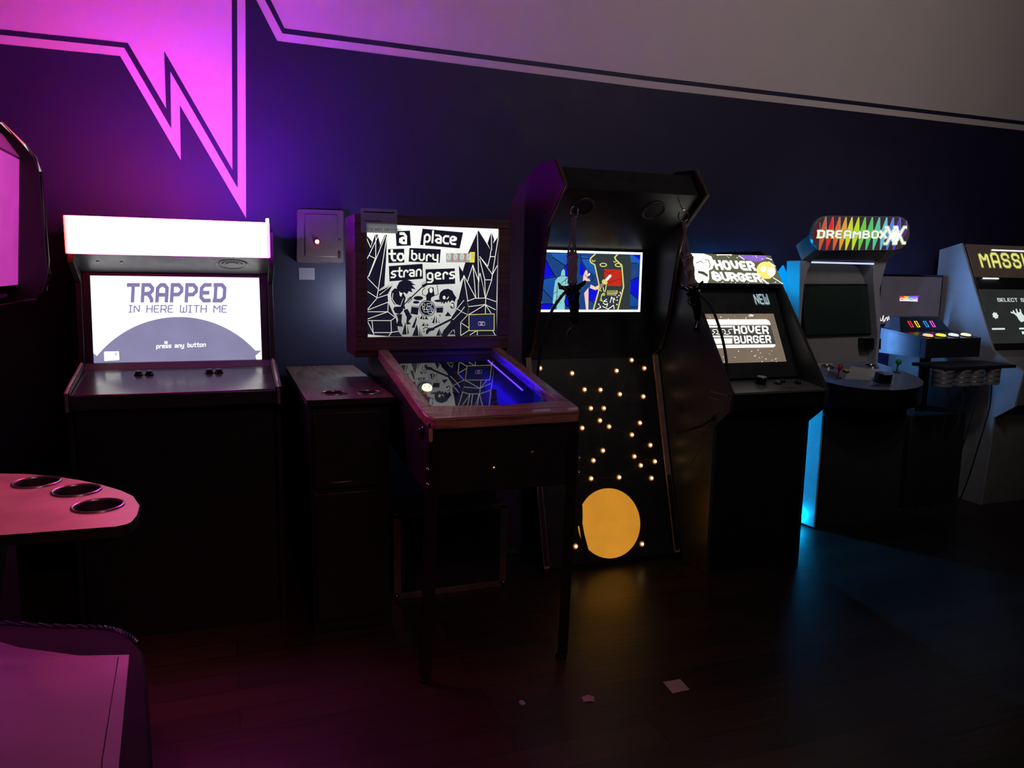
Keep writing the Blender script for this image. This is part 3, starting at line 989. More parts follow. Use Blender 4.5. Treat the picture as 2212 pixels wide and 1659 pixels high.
def art_backglass(r):
    a = Art([(80, 95), (1820, 150), (1755, 1560), (80, 1585)], (0.603, 3.4995, 1.188), (0.622, 0, 0), (0, 0, 0.505), 0.0003)
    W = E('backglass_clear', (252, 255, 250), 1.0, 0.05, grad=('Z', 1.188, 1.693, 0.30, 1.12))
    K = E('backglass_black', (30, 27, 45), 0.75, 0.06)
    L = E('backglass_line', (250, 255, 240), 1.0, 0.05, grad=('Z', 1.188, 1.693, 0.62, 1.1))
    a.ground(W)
    F, S = lambda p, l=1: a.fill(p, K, l), lambda p, w=9, l=2: a.line(p, w, L, l)
    # left crystals
    F([(80, 250), (150, 330), (132, 420), (190, 235), (225, 235), (257, 375), (240, 420), (318, 240), (348, 240), (332, 560), (305, 920), (230, 968), (424, 885), (345, 1030), (352, 1130), (420, 1290),
       (447, 1330), (478, 1510), (530, 1575), (350, 1577), (80, 1560)])
    for p in ([(82, 290), (132, 410)], [(200, 235), (195, 560)], [(80, 565), (112, 505), (240, 235)], [(112, 515), (190, 555), (100, 790)], [(330, 245), (105, 790), (82, 800)],
              [(345, 260), (225, 960), (82, 810)], [(225, 965), (205, 1070), (82, 990)], [(230, 980), (420, 895), (240, 1035)], [(210, 1075), (348, 1030)], [(205, 1080), (82, 1225)],
              [(82, 1235), (352, 1128)], [(352, 1135), (345, 1255), (82, 1255)], [(345, 1255), (82, 1350)], [(350, 1258), (440, 1330), (382, 1370)], [(82, 1370), (385, 1370)], [(84, 1385), (165, 1555)],
              [(140, 1375), (152, 1525), (385, 1525)], [(385, 1370), (388, 1525), (350, 1575)], [(388, 1522), (475, 1510)]):
        S(p)
    a.fill([(82, 1545), (170, 1560), (350, 1572), (84, 1582)], L, 2)
    # right crystals
    F([(1556, 172), (1712, 438), (1670, 345), (1725, 188), (1760, 290), (1745, 345), (1818, 250), (1765, 1100), (1757, 1555), (1285, 1567), (1292, 1385), (1388, 1290), (1400, 1180), (1380, 1118),
       (1262, 1092), (1330, 800), (1292, 870), (1283, 640), (1332, 722), (1412, 470), (1535, 205)])
    for p in ([(1540, 200), (1540, 750), (1530, 1075)], [(1725, 195), (1722, 440)], [(1712, 440), (1700, 520), (1758, 522)], [(1700, 520), (1665, 650), (1560, 520)], [(1562, 520), (1722, 760), (1790, 640)],
              [(1722, 760), (1710, 830), (1620, 830), (1560, 550)], [(1815, 260), (1722, 760)], [(1710, 835), (1625, 1065)], [(1620, 830), (1620, 1065), (1560, 740), (1540, 860)], [(1470, 630), (1390, 860), (1345, 770)],
              [(1470, 635), (1495, 1065)], [(1470, 640), (1540, 850)], [(1390, 860), (1495, 1070), (1380, 1115)], [(1345, 775), (1390, 1110)], [(1345, 780), (1262, 1088)], [(1495, 1075), (1625, 1070), (1760, 1118)],
              [(1625, 1075), (1620, 1155), (1395, 1185)], [(1620, 1155), (1395, 1290)], [(1620, 1155), (1615, 1275)], [(1622, 1158), (1750, 1225)], [(1622, 1160), (1690, 1270)], [(1300, 1400), (1390, 1460)], [(1290, 1560), (1400, 1490)],
              [(1405, 1555), (1500, 1495)], [(1505, 1495), (1500, 1555)], [(1700, 1490), (1735, 1555)], [(1385, 1290), (1290, 1390), (1285, 1560)]):
        S(p)
    # little television set, lower right
    Y = E('backglass_amber_line', (214, 204, 120), 1.0, 0.05)
    a.fill([(1410, 1298), (1718, 1290), (1712, 1490), (1402, 1492)], E('tiny_tv_blue', (30, 34, 78), 1.0, 0.05), 2)
    a.line([(1400, 1290), (1730, 1278), (1722, 1495), (1395, 1498)], 9, Y, 3, True)
    P = E('tiny_tv_icon', (190, 160, 200), 1.0)
    a.line(chamfer([(1520, 1400), (1520, 1380), (1602, 1380), (1602, 1430), (1520, 1430), (1520, 1400)], 8), 5, P, 4)
    a.line([(1538, 1392), (1586, 1392)], 6, L, 4)
    a.fill([(1543, 1408), (1574, 1408), (1574, 1424), (1543, 1424)], P, 4)
    # the words, white on torn black slips
    for p in ([(460, 190), (650, 180), (660, 380), (470, 388)], [(815, 153), (1352, 200), (1300, 415), (780, 372)], [(358, 430), (570, 422), (570, 607), (362, 615)],
              [(640, 412), (1052, 428), (1032, 608), (626, 595)], [(365, 655), (808, 622), (810, 820), (372, 857)], [(845, 695), (1230, 680), (1230, 885), (850, 903)]):
        F(p, 2)
    a.text('a', 522, 345, (24, 0), (1, -31), 1.15, L, 3, font=LOW, ch=1.2)
    a.text('place', 838, 325, (22, 1.8), (2, -24), 1.1, L, 3, gap=1.55, font=LOW, ch=1.0)
    a.text('to', 385, 580, (25, -0.3), (0, -22), 1.2, L, 3, gap=1.6, font=LOW, ch=1.2)
    a.text('bury', 668, 568, (20.5, 0.9), (1, -20), 1.1, L, 3, gap=1.75, font=LOW, ch=1.0)
    a.text('stran', 398, 805, (19, -1.4), (1, -20), 1.1, L, 3, gap=1.7, font=LOW, ch=0.9)
    a.text('gers', 872, 826, (21, -1.0), (0, -20), 1.1, L, 3, gap=1.9, font=LOW, ch=0.9)
    # score wheels
    cell = E('score_cell', (176, 168, 160), 0.9)
    cell2 = E('score_cell_pink', (190, 140, 132), 0.9)
    for i in range(4):
        x = 1120 + i * 86
        a.fill([(x, 482), (x + 86, 480), (x + 86, 600), (x, 600)], cell, 3)
        a.fill([(x + 62, 478), (x + 86, 478), (x + 86, 600), (x + 70, 600)], cell2, 4)
        a.text('0', x + 16, 558, (11, 0), (1.5, -10.5), 1.5, E('score_white', (250, 255, 250), 1.1), 5, ch=1.2)
        a.text('0', x + 16, 558, (11, 0), (1.5, -10.5), 0.6, E('score_teal', (20, 150, 150), 0.8), 6, ch=1.2)
    a.fill([(1432, 462), (1500, 462), (1490, 602), (1425, 600)], E('score_yellow', (235, 225, 80), 1.0), 4)
    for q in range(3):
        a.line([(1468, 490 + q * 26), (1482, 490 + q * 26)], 9, E('score_olive', (120, 120, 50), 0.8), 5)
    # guitarist, left
    hair = [(470, 1010), (465, 930), (500, 865), (560, 835), (580, 805), (605, 835), (690, 870), (650, 868), (715, 905), (665, 905), (712, 960), (655, 950), (670, 1000), (620, 985), (600, 1025), (560, 1000), (520, 1015), (500, 985)]
    F(hair, 2)
    F([(440, 945), (480, 960), (500, 1000), (545, 1000), (580, 1070), (560, 1150), (575, 1230), (520, 1190), (430, 1160), (395, 1100), (390, 1030), (400, 985)], 2)
    a.line([(415, 1010), (405, 1090), (450, 1160), (530, 1185)], 8, L, 3)
    a.fill([(498, 1000), (540, 1010), (520, 1060), (505, 1045)], L, 3)
    F([(435, 1185), (510, 1180), (550, 1070), (560, 1160), (540, 1240), (500, 1285), (440, 1270), (415, 1220)], 4)
    a.line([(435, 1185), (510, 1182), (548, 1080)], 5, L, 5)
    a.line([(545, 1170), (800, 925)], 15, K, 4)
    F([(788, 905), (860, 870), (878, 895), (810, 940)], 4)
    for q in range(4):
        a.line([(800 + q * 20, 890 - q * 9), (795 + q * 20, 872 - q * 9)], 7, K, 4)
    a.line([(605, 1140), (660, 1090), (640, 1060), (600, 1095)], 9, K, 3)
    F([(455, 1285), (530, 1285), (520, 1390), (540, 1450), (450, 1440), (480, 1360)], 2)
    F([(550, 1235), (600, 1215), (660, 1320), (610, 1380), (645, 1415), (580, 1420), (590, 1330)], 2)
    # drummer and drums
    a.line([(850, 1050), (800, 1025), (800, 975), (835, 940)], 8, K, 2)
    a.line([(945, 1045), (1005, 1025), (1000, 960), (990, 885)], 8, K, 2)
    F([(845, 1040), (875, 1000), (872, 955), (905, 930), (945, 935), (950, 990), (960, 1045), (915, 1065), (905, 1110), (850, 1110)], 2)
    a.oval(912, 972, 22, 34, L, 3)
    a.oval(745, 1075, 62, 28, K, 2)
    a.oval(715, 1130, 42, 18, K, 2)
    a.oval(1005, 1110, 52, 16, K, 2)
    F([(655, 1175), (748, 1185), (735, 1295), (640, 1280)], 2)
    a.line([(655, 1185), (748, 1195)], 6, L, 3)
    F([(972, 1185), (1068, 1180), (1060, 1265), (978, 1265)], 2)
    a.line([(972, 1195), (1068, 1190)], 6, L, 3)
    a.oval(858, 1208, 108, 108, K, 3)
    a.oval(858, 1208, 98, 98, L, 4)
    a.oval(858, 1208, 92, 92, K, 5)
    for x, y, w in ((790, 1165, 40), (855, 1160, 62), (795, 1205, 26), (848, 1205, 58), (812, 1240, 52), (868, 1262, 56), (915, 1240, 26)):
        a.line(chamfer([(x, y), (x, y - 15), (x + w, y - 15), (x + w, y + 15), (x, y + 15), (x, y)], 5), 5, L, 6)
    a.oval(910, 1212, 22, 22, E('drum_blue_dot', (90, 130, 190), 0.9), 7)
    # singer, right
    F([(1015, 1060), (1030, 1000), (1075, 962), (1135, 950), (1190, 975), (1215, 1030), (1240, 1065), (1215, 1130), (1190, 1090), (1150, 1100), (1095, 1085), (1060, 1130), (1040, 1090), (1020, 1110)], 2)
    a.oval(1082, 1066, 18, 24, L, 3)
    a.fill([(1110, 1085), (1145, 1045), (1140, 1070), (1120, 1090)], L, 3)
    F([(1035, 1070), (1228, 1072), (1218, 1122), (1182, 1100), (1152, 1132), (1136, 1105), (1115, 1142), (1100, 1110), (1080, 1147), (1065, 1115), (1042, 1152)], 2)
    a.fill([(1178, 1150), (1196, 1146), (1202, 1196), (1186, 1200)], L, 4)
    F([(1060, 1135), (1095, 1100), (1130, 1105), (1120, 1130), (1100, 1120), (1080, 1150)], 2)
    F([(1165, 1140), (1205, 1130), (1215, 1200), (1180, 1215), (1150, 1180), (1190, 1180), (1195, 1155)], 2)
    F([(1255, 1095), (1330, 1085), (1380, 1120), (1398, 1190), (1385, 1290), (1290, 1390), (1282, 1570), (1215, 1570), (1205, 1480), (1170, 1500), (1110, 1570), (1035, 1570), (1060, 1500), (1150, 1400), (1180, 1300), (1240, 1200)], 2)
    a.line([(1340, 1100), (1235, 1225), (1150, 1345)], 8, L, 3)
    a.line([(1250, 1215), (1300, 1245), (1345, 1185)], 8, L, 3)
    a.line([(1385, 1290), (1300, 1250), (1200, 1350), (1060, 1395)], 7, L, 3)
    a.line([(1180, 1345), (920, 1475)], 26, K, 4)
    F([(930, 1460), (950, 1490), (880, 1510), (850, 1550), (830, 1530), (840, 1490), (880, 1465)], 4)
    for x, y in ((805, 1475), (825, 1460), (848, 1458), (810, 1510), (865, 1470)):
        a.oval(x, y, 8, 10, K, 4)
    # pyramids on the stage floor
    for p in ([(800, 1285), (755, 1345), (820, 1355)], [(840, 1310), (822, 1350), (870, 1355)], [(735, 1330), (750, 1310), (748, 1330)], [(965, 1285), (915, 1400), (960, 1405)], [(970, 1300), (965, 1400), (985, 1395)],
              [(1125, 1250), (1085, 1310), (1170, 1310)], [(820, 1385), (780, 1440), (840, 1440)], [(845, 1400), (850, 1438), (875, 1435)], [(575, 1370), (525, 1550), (600, 1550)], [(590, 1400), (600, 1545), (615, 1530)],
              [(715, 1315), (650, 1465), (690, 1460), (720, 1350)], [(725, 1400), (655, 1570), (790, 1570)], [(1010, 1465), (965, 1565), (1020, 1565)], [(1015, 1480), (1025, 1562), (1045, 1560)],
              [(1190, 1490), (1135, 1550), (1215, 1550)], [(1000, 1345), (1005, 1400), (1015, 1395)], [(1015, 1290), (1012, 1312), (1040, 1310)], [(905, 1350), (920, 1330), (918, 1355)]):
        F(p, 3)
    for p in ([(725, 1405), (745, 1565)], [(725, 1405), (772, 1565)], [(575, 1375), (590, 1548)], [(800, 1290), (795, 1345)], [(966, 1290), (950, 1402)], [(820, 1390), (822, 1438)]):
        S(p, 6, 4)
    a.build('backglass', r, label='lit backglass drawn with crystals and a rock band')
pinball()

# paper slip taped to the pinball backbox
s = Art([(1485, 240), (2110, 255), (2095, 660), (1490, 640)], (0.575, 3.4835, 1.655), (0.163, 0, 0), (0, 0, 0.105), 0.0003)
s.mb.box(0.575, 0.738, 3.484, 3.4846, 1.655, 1.76, paper('thin_white_paper'))
INK = M('dark_ink', (40, 40, 60), 0.8)
s.fill([(1530, 290), (2060, 300), (2060, 325), (1530, 312)], INK, 1)
s.fill([(1560, 445), (1830, 452), (1830, 464), (1560, 458)], INK, 1)
s.text("IT'S NOT ON FIRE!", 1562, 610, (7.6, 0.1), (0, -6.0), 0.8, INK, 1, gap=1.6)
o = s.build('paper_slip', None)
tag(o, 'white paper slip stuck over the top left corner of the pinball backglass', 'paper slip')

# flight case on the floor under the pinball machine
r = thing('equipment_case', 'dark case with grey edging on the floor under the pinball machine', 'case', (0.95, 3.4, 0))
b = MB()
b.box(0.683, 1.214, 3.305, 3.62, 0.012, 0.40, M('dark_case_panel', (28, 28, 38), 0.55))
b.build('body', r)
EDGE = M('grey_case_edging', (110, 98, 92), 0.5, 0.3)
for q in ((0.677, 0.712, 0.03, 0.405), (1.186, 1.22, 0.03, 0.405), (0.677, 1.22, 0.0, 0.03), (0.677, 1.22, 0.385, 0.41)):
    k = MB()
    k.box(q[0], q[1], 3.297, 3.3045, q[2], q[3], EDGE)
    k.build('edging', r, 0.002)
for x in (0.69, 1.205):
    k = MB()
    k.ball((x, 3.297, 0.02), 0.014, STEEL, 12)
    k.build('corner_cap', r)

# ------------------------------------------------------------------ tall coffin-shaped cabinet with the stained-glass picture and the moon
def cab_coffin():
    r = thing('arcade_cabinet', 'tall black coffin-shaped arcade cabinet with stained-glass picture, star lights and amber moon', 'arcade machine', (1.83, 3.75, 0))
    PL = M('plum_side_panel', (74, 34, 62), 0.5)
    prof = [(3.345, 0.0), (3.345, 0.06), (3.655, 1.055), (3.60, 1.10), (3.53, 1.29), (3.47, 1.60), (3.42, 1.73), (3.235, 1.878), (3.345, 2.006), (3.53, 2.015), (3.80, 1.93), (4.08, 1.72), (4.08, 0.0)]
    for x0, x1 in ((1.44, 1.465), (2.19, 2.215)):
        s = MB()
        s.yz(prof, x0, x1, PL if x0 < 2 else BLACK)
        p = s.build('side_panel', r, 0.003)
        xm = (x0 + x1) / 2
        t = MB()
        t.yz([(3.342, 0.04), (3.352, 0.04), (3.662, 1.052), (3.652, 1.062)], x0 - 0.002, x1 + 0.002, M('worn_wood_edge', (190, 148, 134), 0.55, scale=30, var=0.5))
        t.build('wood_edge', p)
        t = MB()
        t.tube([(xm, y, z) for y, z in prof[3:9]], 0.005, M('brass_edge_trim', (150, 124, 84), 0.3, 0.7), 8)
        t.build('edge_trim', p)
    b = MB()
    b.yz([(3.375, 0.0), (3.375, 0.05), (3.69, 1.07), (3.69, 1.28), (3.69, 1.62), (3.45, 1.738), (3.285, 1.876), (3.37, 1.98), (4.06, 1.70), (4.06, 0.0)], 1.4655, 2.1895, BLACK)
    b.build('body', r)
    # speaker ports in the underside of the hood
    nv = Vector((0, -0.138, -0.165)).normalized()
    nv = Vector((0, -(1.876 - 1.738), -(3.45 - 3.285))).normalized()
    for x in (1.60, 1.985):
        k = MB()
        c0 = Vector((x, 3.372, 1.803))
        k.ring(c0 + nv * 0.001, nv, 0.055, 0.006, M('speaker_ring', (66, 64, 66), 0.5))
        k.lathe(c0, nv, [(0.048, -0.004), (0.048, 0.0015)], BLACKM, 24)
        k.build('speaker', r)
    # picture
    a = Art([(212, 170), (2025, 205), (1960, 1300), (175, 1305)], (1.525, 3.6885, 1.29), (0.59, 0, 0), (0, 0, 0.318))
    Wh = E('glass_picture_border', (255, 255, 245), 1.4)
    B1 = E('glass_cobalt', (18, 20, 235), 0.85)
    B2 = E('glass_mid_blue', (34, 96, 190), 0.8, grad=('Z', 1.3, 1.6, 0.7, 1.2))
    B3 = E('glass_steel_blue', (32, 74, 140), 0.85)
    DK = E('glass_lead', (10, 14, 34), 0.6)
    GY = E('glass_dark_grey', (52, 62, 64), 0.9)
    YE = E('glass_yellow', (226, 218, 120), 1.0)
    RD = E('glass_red', (205, 48, 32), 0.9)
    CY = E('glass_pale_cyan', (142, 214, 220), 0.9)
    SK = E('glass_skin', (250, 206, 192), 1.0)
    a.ground(Wh)
    a.fill([(255, 215), (1985, 245), (1925, 1262), (205, 1262)], B3, 1)
    F = a.fill
    F([(260, 290), (435, 640), (215, 715), (235, 330)], B1, 2)
    F([(400, 240), (690, 225), (640, 460), (410, 300)], B2, 2)
    F([(640, 460), (690, 400), (760, 420), (730, 660), (620, 650)], B1, 2)
    F([(215, 720), (460, 670), (420, 1080), (230, 890)], B2, 2)
    F([(190, 1160), (400, 1155), (330, 1262), (195, 1262)], B1, 2)
    F([(620, 900), (800, 880), (760, 1100), (640, 1230)], B1, 2)
    F([(890, 270), (1060, 300), (1070, 400), (1130, 430), (1190, 640), (1000, 500), (930, 380)], B2, 2)
    F([(905, 380), (985, 520), (945, 640), (880, 620)], B1, 2)
    F([(1045, 870), (1215, 900), (1150, 1110), (1040, 1080)], B1, 2)
    F([(1765, 245), (1985, 250), (1970, 400), (1810, 420)], B2, 2)
    F([(1840, 248), (1985, 250), (1975, 350)], B1, 3)
    F([(1945, 660), (1925, 1060), (1785, 940), (1800, 740)], B1, 3)
    F([(1785, 960), (1920, 1075), (1915, 1210), (1775, 1220)], B2, 2)
    for p in ([(255, 290), (440, 650), (470, 680)], [(215, 718), (460, 660)], [(400, 300), (640, 465), (600, 520)], [(640, 465), (690, 400)], [(240, 900), (400, 1080)], [(190, 1158), (400, 1155), (330, 1262)],
              [(900, 250), (930, 390), (1000, 520)], [(900, 320), (1060, 330)], [(1045, 1075), (1150, 1150)], [(1785, 730), (1945, 660)], [(1785, 950), (1920, 1070)], [(1775, 1215), (1915, 1205)], [(1800, 410), (1920, 400)]):
        a.line(p, 13, DK, 4)
    # pale hooded figure
    F([(550, 650), (565, 560), (600, 515), (625, 560), (625, 650), (700, 690), (740, 770), (640, 840), (625, 950), (610, 1262), (460, 1262), (470, 1060), (430, 1165), (400, 1145), (425, 900), (450, 740), (490, 680)], CY, 5)
    for p in ([(550, 650), (625, 655)], [(665, 690), (490, 830), (470, 1060), (465, 1262)], [(420, 970), (480, 930)], [(475, 1040), (625, 945)], [(470, 1090), (540, 1140)]):
        a.line(p, 8, DK, 6)
    a.line([(700, 700), (650, 690), (625, 740), (640, 790)], 8, DK, 6)
    # pink figure reaching out
    F([(940, 740), (950, 640), (985, 550), (1015, 535), (1030, 580), (1020, 610), (1060, 600), (1050, 640), (1030, 650), (1020, 690), (1050, 690), (1075, 740)], SK, 5)
    F([(1080, 800), (1160, 845), (1270, 785), (1320, 800), (1300, 840), (1160, 905), (1060, 865)], SK, 5)
    F([(960, 960), (1040, 855), (1030, 1262), (990, 1262)], SK, 5)
    a.line([(970, 620), (1040, 700)], 7, DK, 6)
    a.line([(1085, 640), (1120, 660), (1118, 720), (1080, 740)], 8, DK, 6)
    F([(1055, 590), (1070, 600), (1060, 640), (1035, 625)], Wh, 7)
    # the cabinet drawn in yellow outline
    F([(1185, 240), (1790, 248), (1815, 420), (1790, 700), (1775, 1262), (1120, 1262), (1215, 960), (1225, 800), (1150, 440), (1075, 370), (1100, 320)], GY, 5)
    a.line([(1170, 240), (1090, 310), (1070, 360), (1090, 400), (1155, 440), (1225, 800), (1215, 930), (1120, 1262)], 22, YE, 7)
    a.line([(1570, 240), (1515, 300), (1530, 340), (1640, 450), (1665, 840), (1555, 1262)], 24, YE, 7)
    a.line([(1105, 345), (1120, 380), (1155, 370), (1160, 350)], 14, YE, 7)
    a.line([(1490, 370), (1510, 390), (1545, 370)], 14, YE, 7)
    for x in (1308, 1580):
        a.oval(x, 440, 66, 38, YE, 7 if x < 1400 else 6)
        a.oval(x, 440, 46, 22, GY, 8 if x < 1400 else 6.5)
    F([(1320, 515), (1620, 530), (1630, 830), (1390, 825), (1330, 690)], RD, 6)
    a.line([(1325, 545), (1400, 600), (1500, 545)], 6, DK, 7)
    a.line([(1400, 770), (1620, 690)], 6, DK, 7)
    F([(1335, 710), (1410, 625), (1440, 615), (1450, 650), (1375, 730)], Wh, 9)
    F([(1275, 740), (1300, 705), (1360, 715), (1380, 770), (1350, 800), (1290, 790)], YE, 8)
    for p in ([(1260, 860), (1235, 905), (1270, 920)], [(1295, 850), (1315, 935)], [(1360, 790), (1330, 940)], [(1305, 975), (1270, 985), (1255, 1060), (1275, 1100), (1235, 1085)]):
        a.line(p, 15, YE, 8)
    a.oval(1305, 980, 26, 26, YE, 8)
    a.oval(1305, 980, 10, 10, GY, 9)
    a.line([(1365, 990), (1525, 992), (1515, 1010)], 9, YE, 8)
    for i in range(7):
        a.line([(1375 + i * 26, 905), (1370 + i * 26, 970), (1390 + i * 26, 965)], 10, YE, 8)
    a.line([(1545, 915), (1520, 960), (1555, 955), (1550, 905)], 8, YE, 8)
    for p in ([(1420, 1135), (1445, 1030), (1475, 1060), (1480, 1140)], [(1490, 1040), (1505, 1090)], [(1360, 1065), (1305, 1110), (1370, 1115)], [(1290, 1130), (1330, 1170), (1375, 1150), (1355, 1210)], [(1280, 1200), (1380, 1250), (1480, 1180), (1490, 1250)],
              [(1180, 1250), (1250, 1220), (1230, 1180)], [(1600, 930), (1610, 975)]):
        a.line(p, 11, Wh, 8)
    for x, y in ((1545, 1030), (1545, 1085), (1215, 1160), (1540, 1165), (1580, 1000)):
        a.oval(x, y, 11, 11, Wh, 8)
    a.build('screen', r, label='lit stained-glass picture in a white border')
    # lettering long worn to faint scratches over the lamp panel
    fs = MB()
    GH = M('faint_scratch_paint', (44, 40, 38), 0.6)
    rnd = random.Random(4)
    for i in range(26):
        x = 1.56 + i * 0.0165
        h = 0.03 + 0.03 * rnd.random()
        fs.box(x, x + 0.003, 3.6885, 3.6898, 1.10 + 0.01 * rnd.random(), 1.10 + h + 0.02, GH)
    fs.build('worn_markings', r)
    # slanted front with star bulbs; local u across from the middle, v up the slope
    k = 0.305
    L = math.sqrt(1 + k * k)
    nrm = Vector((0, -1, k)).normalized()
    def at(u, v, d=0.0):
        z = v / L
        return Vector((1.83 + u, 3.3585 + k * z, z)) + nrm * (d + 0.0)
    fp = MB()
    fp.face([at(-0.363, 0.03), at(0.363, 0.03), at(0.363, 1.09), at(-0.363, 1.09)], BLACK)
    fp.v += [tuple(Vector(q) - nrm * 0.012) for q in fp.v]
    fp.f += [(4, 5, 6, 7), (0, 1, 5, 4), (1, 2, 6, 5), (2, 3, 7, 6), (3, 0, 4, 7)]
    fp.mi += [0] * 5
    front = fp.build('front_panel', r, smooth=0)
    SP = [(-0.308, 1.045), (-0.128, 1.013), (0.136, 1.019), (0.234, 1.075), (0.307, 1.028), (-0.065, 0.924), (0.028, 0.919), (0.141, 0.891), (0.282, 0.873), (-0.039, 0.823), (0.037, 0.82), (0.007, 0.756),
          (-0.1, 0.722), (0.057, 0.721), (0.244, 0.731), (0.188, 0.67), (0.293, 0.608), (0.007, 0.597), (0.189, 0.554), (-0.054, 0.549), (0.31, 0.519), (0.222, 0.504), (-0.178, 0.504), (-0.077, 0.457),
          (0.086, 0.451), (0.278, 0.432), (-0.2, 0.123), (0.18, 0.095), (-0.195, 0.553)]
    AMB = E('amber_halo_ring', (150, 92, 30), 0.45, base=(120, 70, 20))  # ring emission imitates the warm halo round each bulb
    BULB = E('star_bulb_glow', (255, 220, 150), 4.5, raw=(1.0, 0.62, 0.22))
    bulb0 = None
    for u, v in SP:
        if bulb0 is None:
            q = MB()
            c0 = at(u, v, 0.0005)
            q.ball(c0 + nrm * 0.007, 0.0075, BULB, 12, nrm)
            q.ring(c0 + nrm * 0.001, nrm, 0.0125, 0.0028, AMB, 20)
            bulb0 = q.build('star_bulb', r)
            base = at(u, v)
            bo = bulb0
        else:
            bo = bulb0.copy()
            COL.objects.link(bo)
            bo.parent = r
            bo.location = at(u, v) - base
    ln = MB()
    for i, j in ((2, 6), (2, 7), (3, 7), (7, 8), (5, 6), (6, 9), (9, 10), (10, 11), (11, 17), (17, 19), (19, 23), (23, 24), (24, 21), (21, 18), (18, 20), (22, 23), (0, 5), (1, 5), (4, 8), (12, 11), (13, 15), (14, 16)):
        p, q = at(*SP[i], 0.0008), at(*SP[j], 0.0008)
        d = (q - p).normalized()
        p, q = p + d * 0.03, q - d * 0.03
        s = d.cross(nrm) * 0.0025
        ln.face([p + s, q + s, q - s, p - s], M('constellation_line', (70, 58, 44), 0.5))
    ln.build('constellation_lines', front, label='thin lines joining the star lights')
    # the moon: a lit amber disc behind a dark strap
    MO = E('amber_moon', (222, 148, 46), 0.78, 0.35, base=(90, 60, 20))
    mo = MB()
    c0 = at(0.003, 0.2205)
    ux, vv = Vector((1, 0, 0)), nrm.cross(Vector((1, 0, 0)))
    mo.lathe(c0, nrm, [(0.179, 0.0004), (0.179, 0.005), (0.175, 0.006)], MO, 64)
    mo.build('moon_disc', r, label='glowing amber disc')
    sb = MB()
    W3 = lambda u, v, d: at(u, v, d)
    edge = [(-0.145, 0.325), (-0.150, 0.265), (-0.155, 0.235), (-0.150, 0.18), (-0.135, 0.10), (-0.130, 0.055)]
    left = [(-0.150, 0.05), (-0.160, 0.10), (-0.168, 0.16), (-0.172, 0.222), (-0.20, 0.225), (-0.20, 0.33)]
    sb.prism([W3(u, v, 0.0065) for u, v in edge + left], nrm * 0.006, BLACKM)
    sb.build('dark_strap', r)
    return r
cab_coffin()

def hanging_controller(label, ox, oz, lean, ringd, cable):
    """a leather-gripped dagger-like controller hung from a ring under the coffin cabinet's hood"""
    r = thing('hanging_controller', label, 'controller', (ox, 3.30, oz), 'controllers hung from the coffin-shaped cabinet')
    X = lambda x, y, z: (ox + x + lean * (-z) , 3.30 + y, oz + z)
    q = MB()
    q.tube([X(0, 0, 0.028), X(0, 0.012, 0.045), X(0.0, 0.03, 0.075)], 0.003, STEEL, 8)
    q.build('hook', r)
    q = MB()
    q.ring(X(0, 0, 0), ringd, 0.027, 0.0035, M('key_ring_metal', (150, 140, 120), 0.25, 0.9), 28)
    q.build('ring', r)
    q = MB()
    q.tube([X(0, 0, -0.024), X(0, 0, -0.06), X(0.001, 0, -0.075)], 0.011, M('strap_cloth', (116, 104, 106), 0.8), 8)
    for s in (-1, 0.3, 1):
        q.tube([X(0.002 * s, 0.004 * s, -0.06), X(0.012 * s, 0.006 * s, -0.12), X(0.022 * s, 0.004 * s, -0.19)], 0.0045, M('strap_cloth', (116, 104, 106), 0.8), 7)
    q.build('strap', r)
    q = MB()
    q.tube([X(0, 0, -0.175), X(0.001, 0, -0.19), X(0.003, 0, -0.20), X(0.006, 0, -0.26), X(0.010, 0, -0.325), X(0.012, 0, -0.335)], [0.008, 0.026, 0.029, 0.026, 0.024, 0.02], M('brown_leather_grip', (150, 122, 122), 0.55), 16)
    q.build('grip', r, label='brown leather grip')
    q = MB()
    q.tube([X(-0.062, 0, -0.325), X(-0.050, 0, -0.345), X(-0.02, -0.004, -0.352), X(0.012, -0.006, -0.350), X(0.045, -0.004, -0.342), X(0.072, 0, -0.322), X(0.078, 0, -0.314)],
           [0.005, 0.011, 0.014, 0.016, 0.014, 0.009, 0.005], BLACKG, 12)
    q.build('guard', r)
    q = MB()
    q.tube([X(0.012, 0, -0.345), X(0.016, 0, -0.37), X(0.026, 0, -0.43), X(0.034, 0, -0.50), X(0.036, 0, -0.515)], [0.034, 0.036, 0.026, 0.022, 0.012], BLACKG, 16)
    q.build('handle_body', r)
    q = MB()
    q.ring(X(-0.005, -0.015, -0.41), (0, 1, 0), 0.024, 0.003, BLACKG, 24)
    q.tube([X(-0.006, -0.018, -0.395), X(-0.004, -0.018, -0.42)], 0.0035, BLACKG, 8)
    q.build('trigger_guard', r)
    q = MB()
    q.tube([X(x, y, z) for x, y, z in cable], 0.0075, M('cable_sheath', (44, 44, 50), 0.45), 8)
    q.build('cable', r)
    q = MB()
    q.tube([X(0.02, 0, -0.51), X(0.01, 0, -0.545), X(-0.006, 0, -0.585)], [0.006, 0.010, 0.003], BLACKG, 8)
    q.build('lace', r)
    return r

def curve(pts, n=6):
    P = [Vector(p) for p in pts]
    out = []
    for i in range(len(P) - 1):
        p0, p1, p2, p3 = P[max(i - 1, 0)], P[i], P[i + 1], P[min(i + 2, len(P) - 1)]
        for k in range(n):
            t = k / n
            out.append(0.5 * ((2 * p1) + (-p0 + p2) * t + (2 * p0 - 5 * p1 + 4 * p2 - p3) * t * t + (-p0 + 3 * p1 - 3 * p2 + p3) * t ** 3))
    out.append(P[-1])
    return out

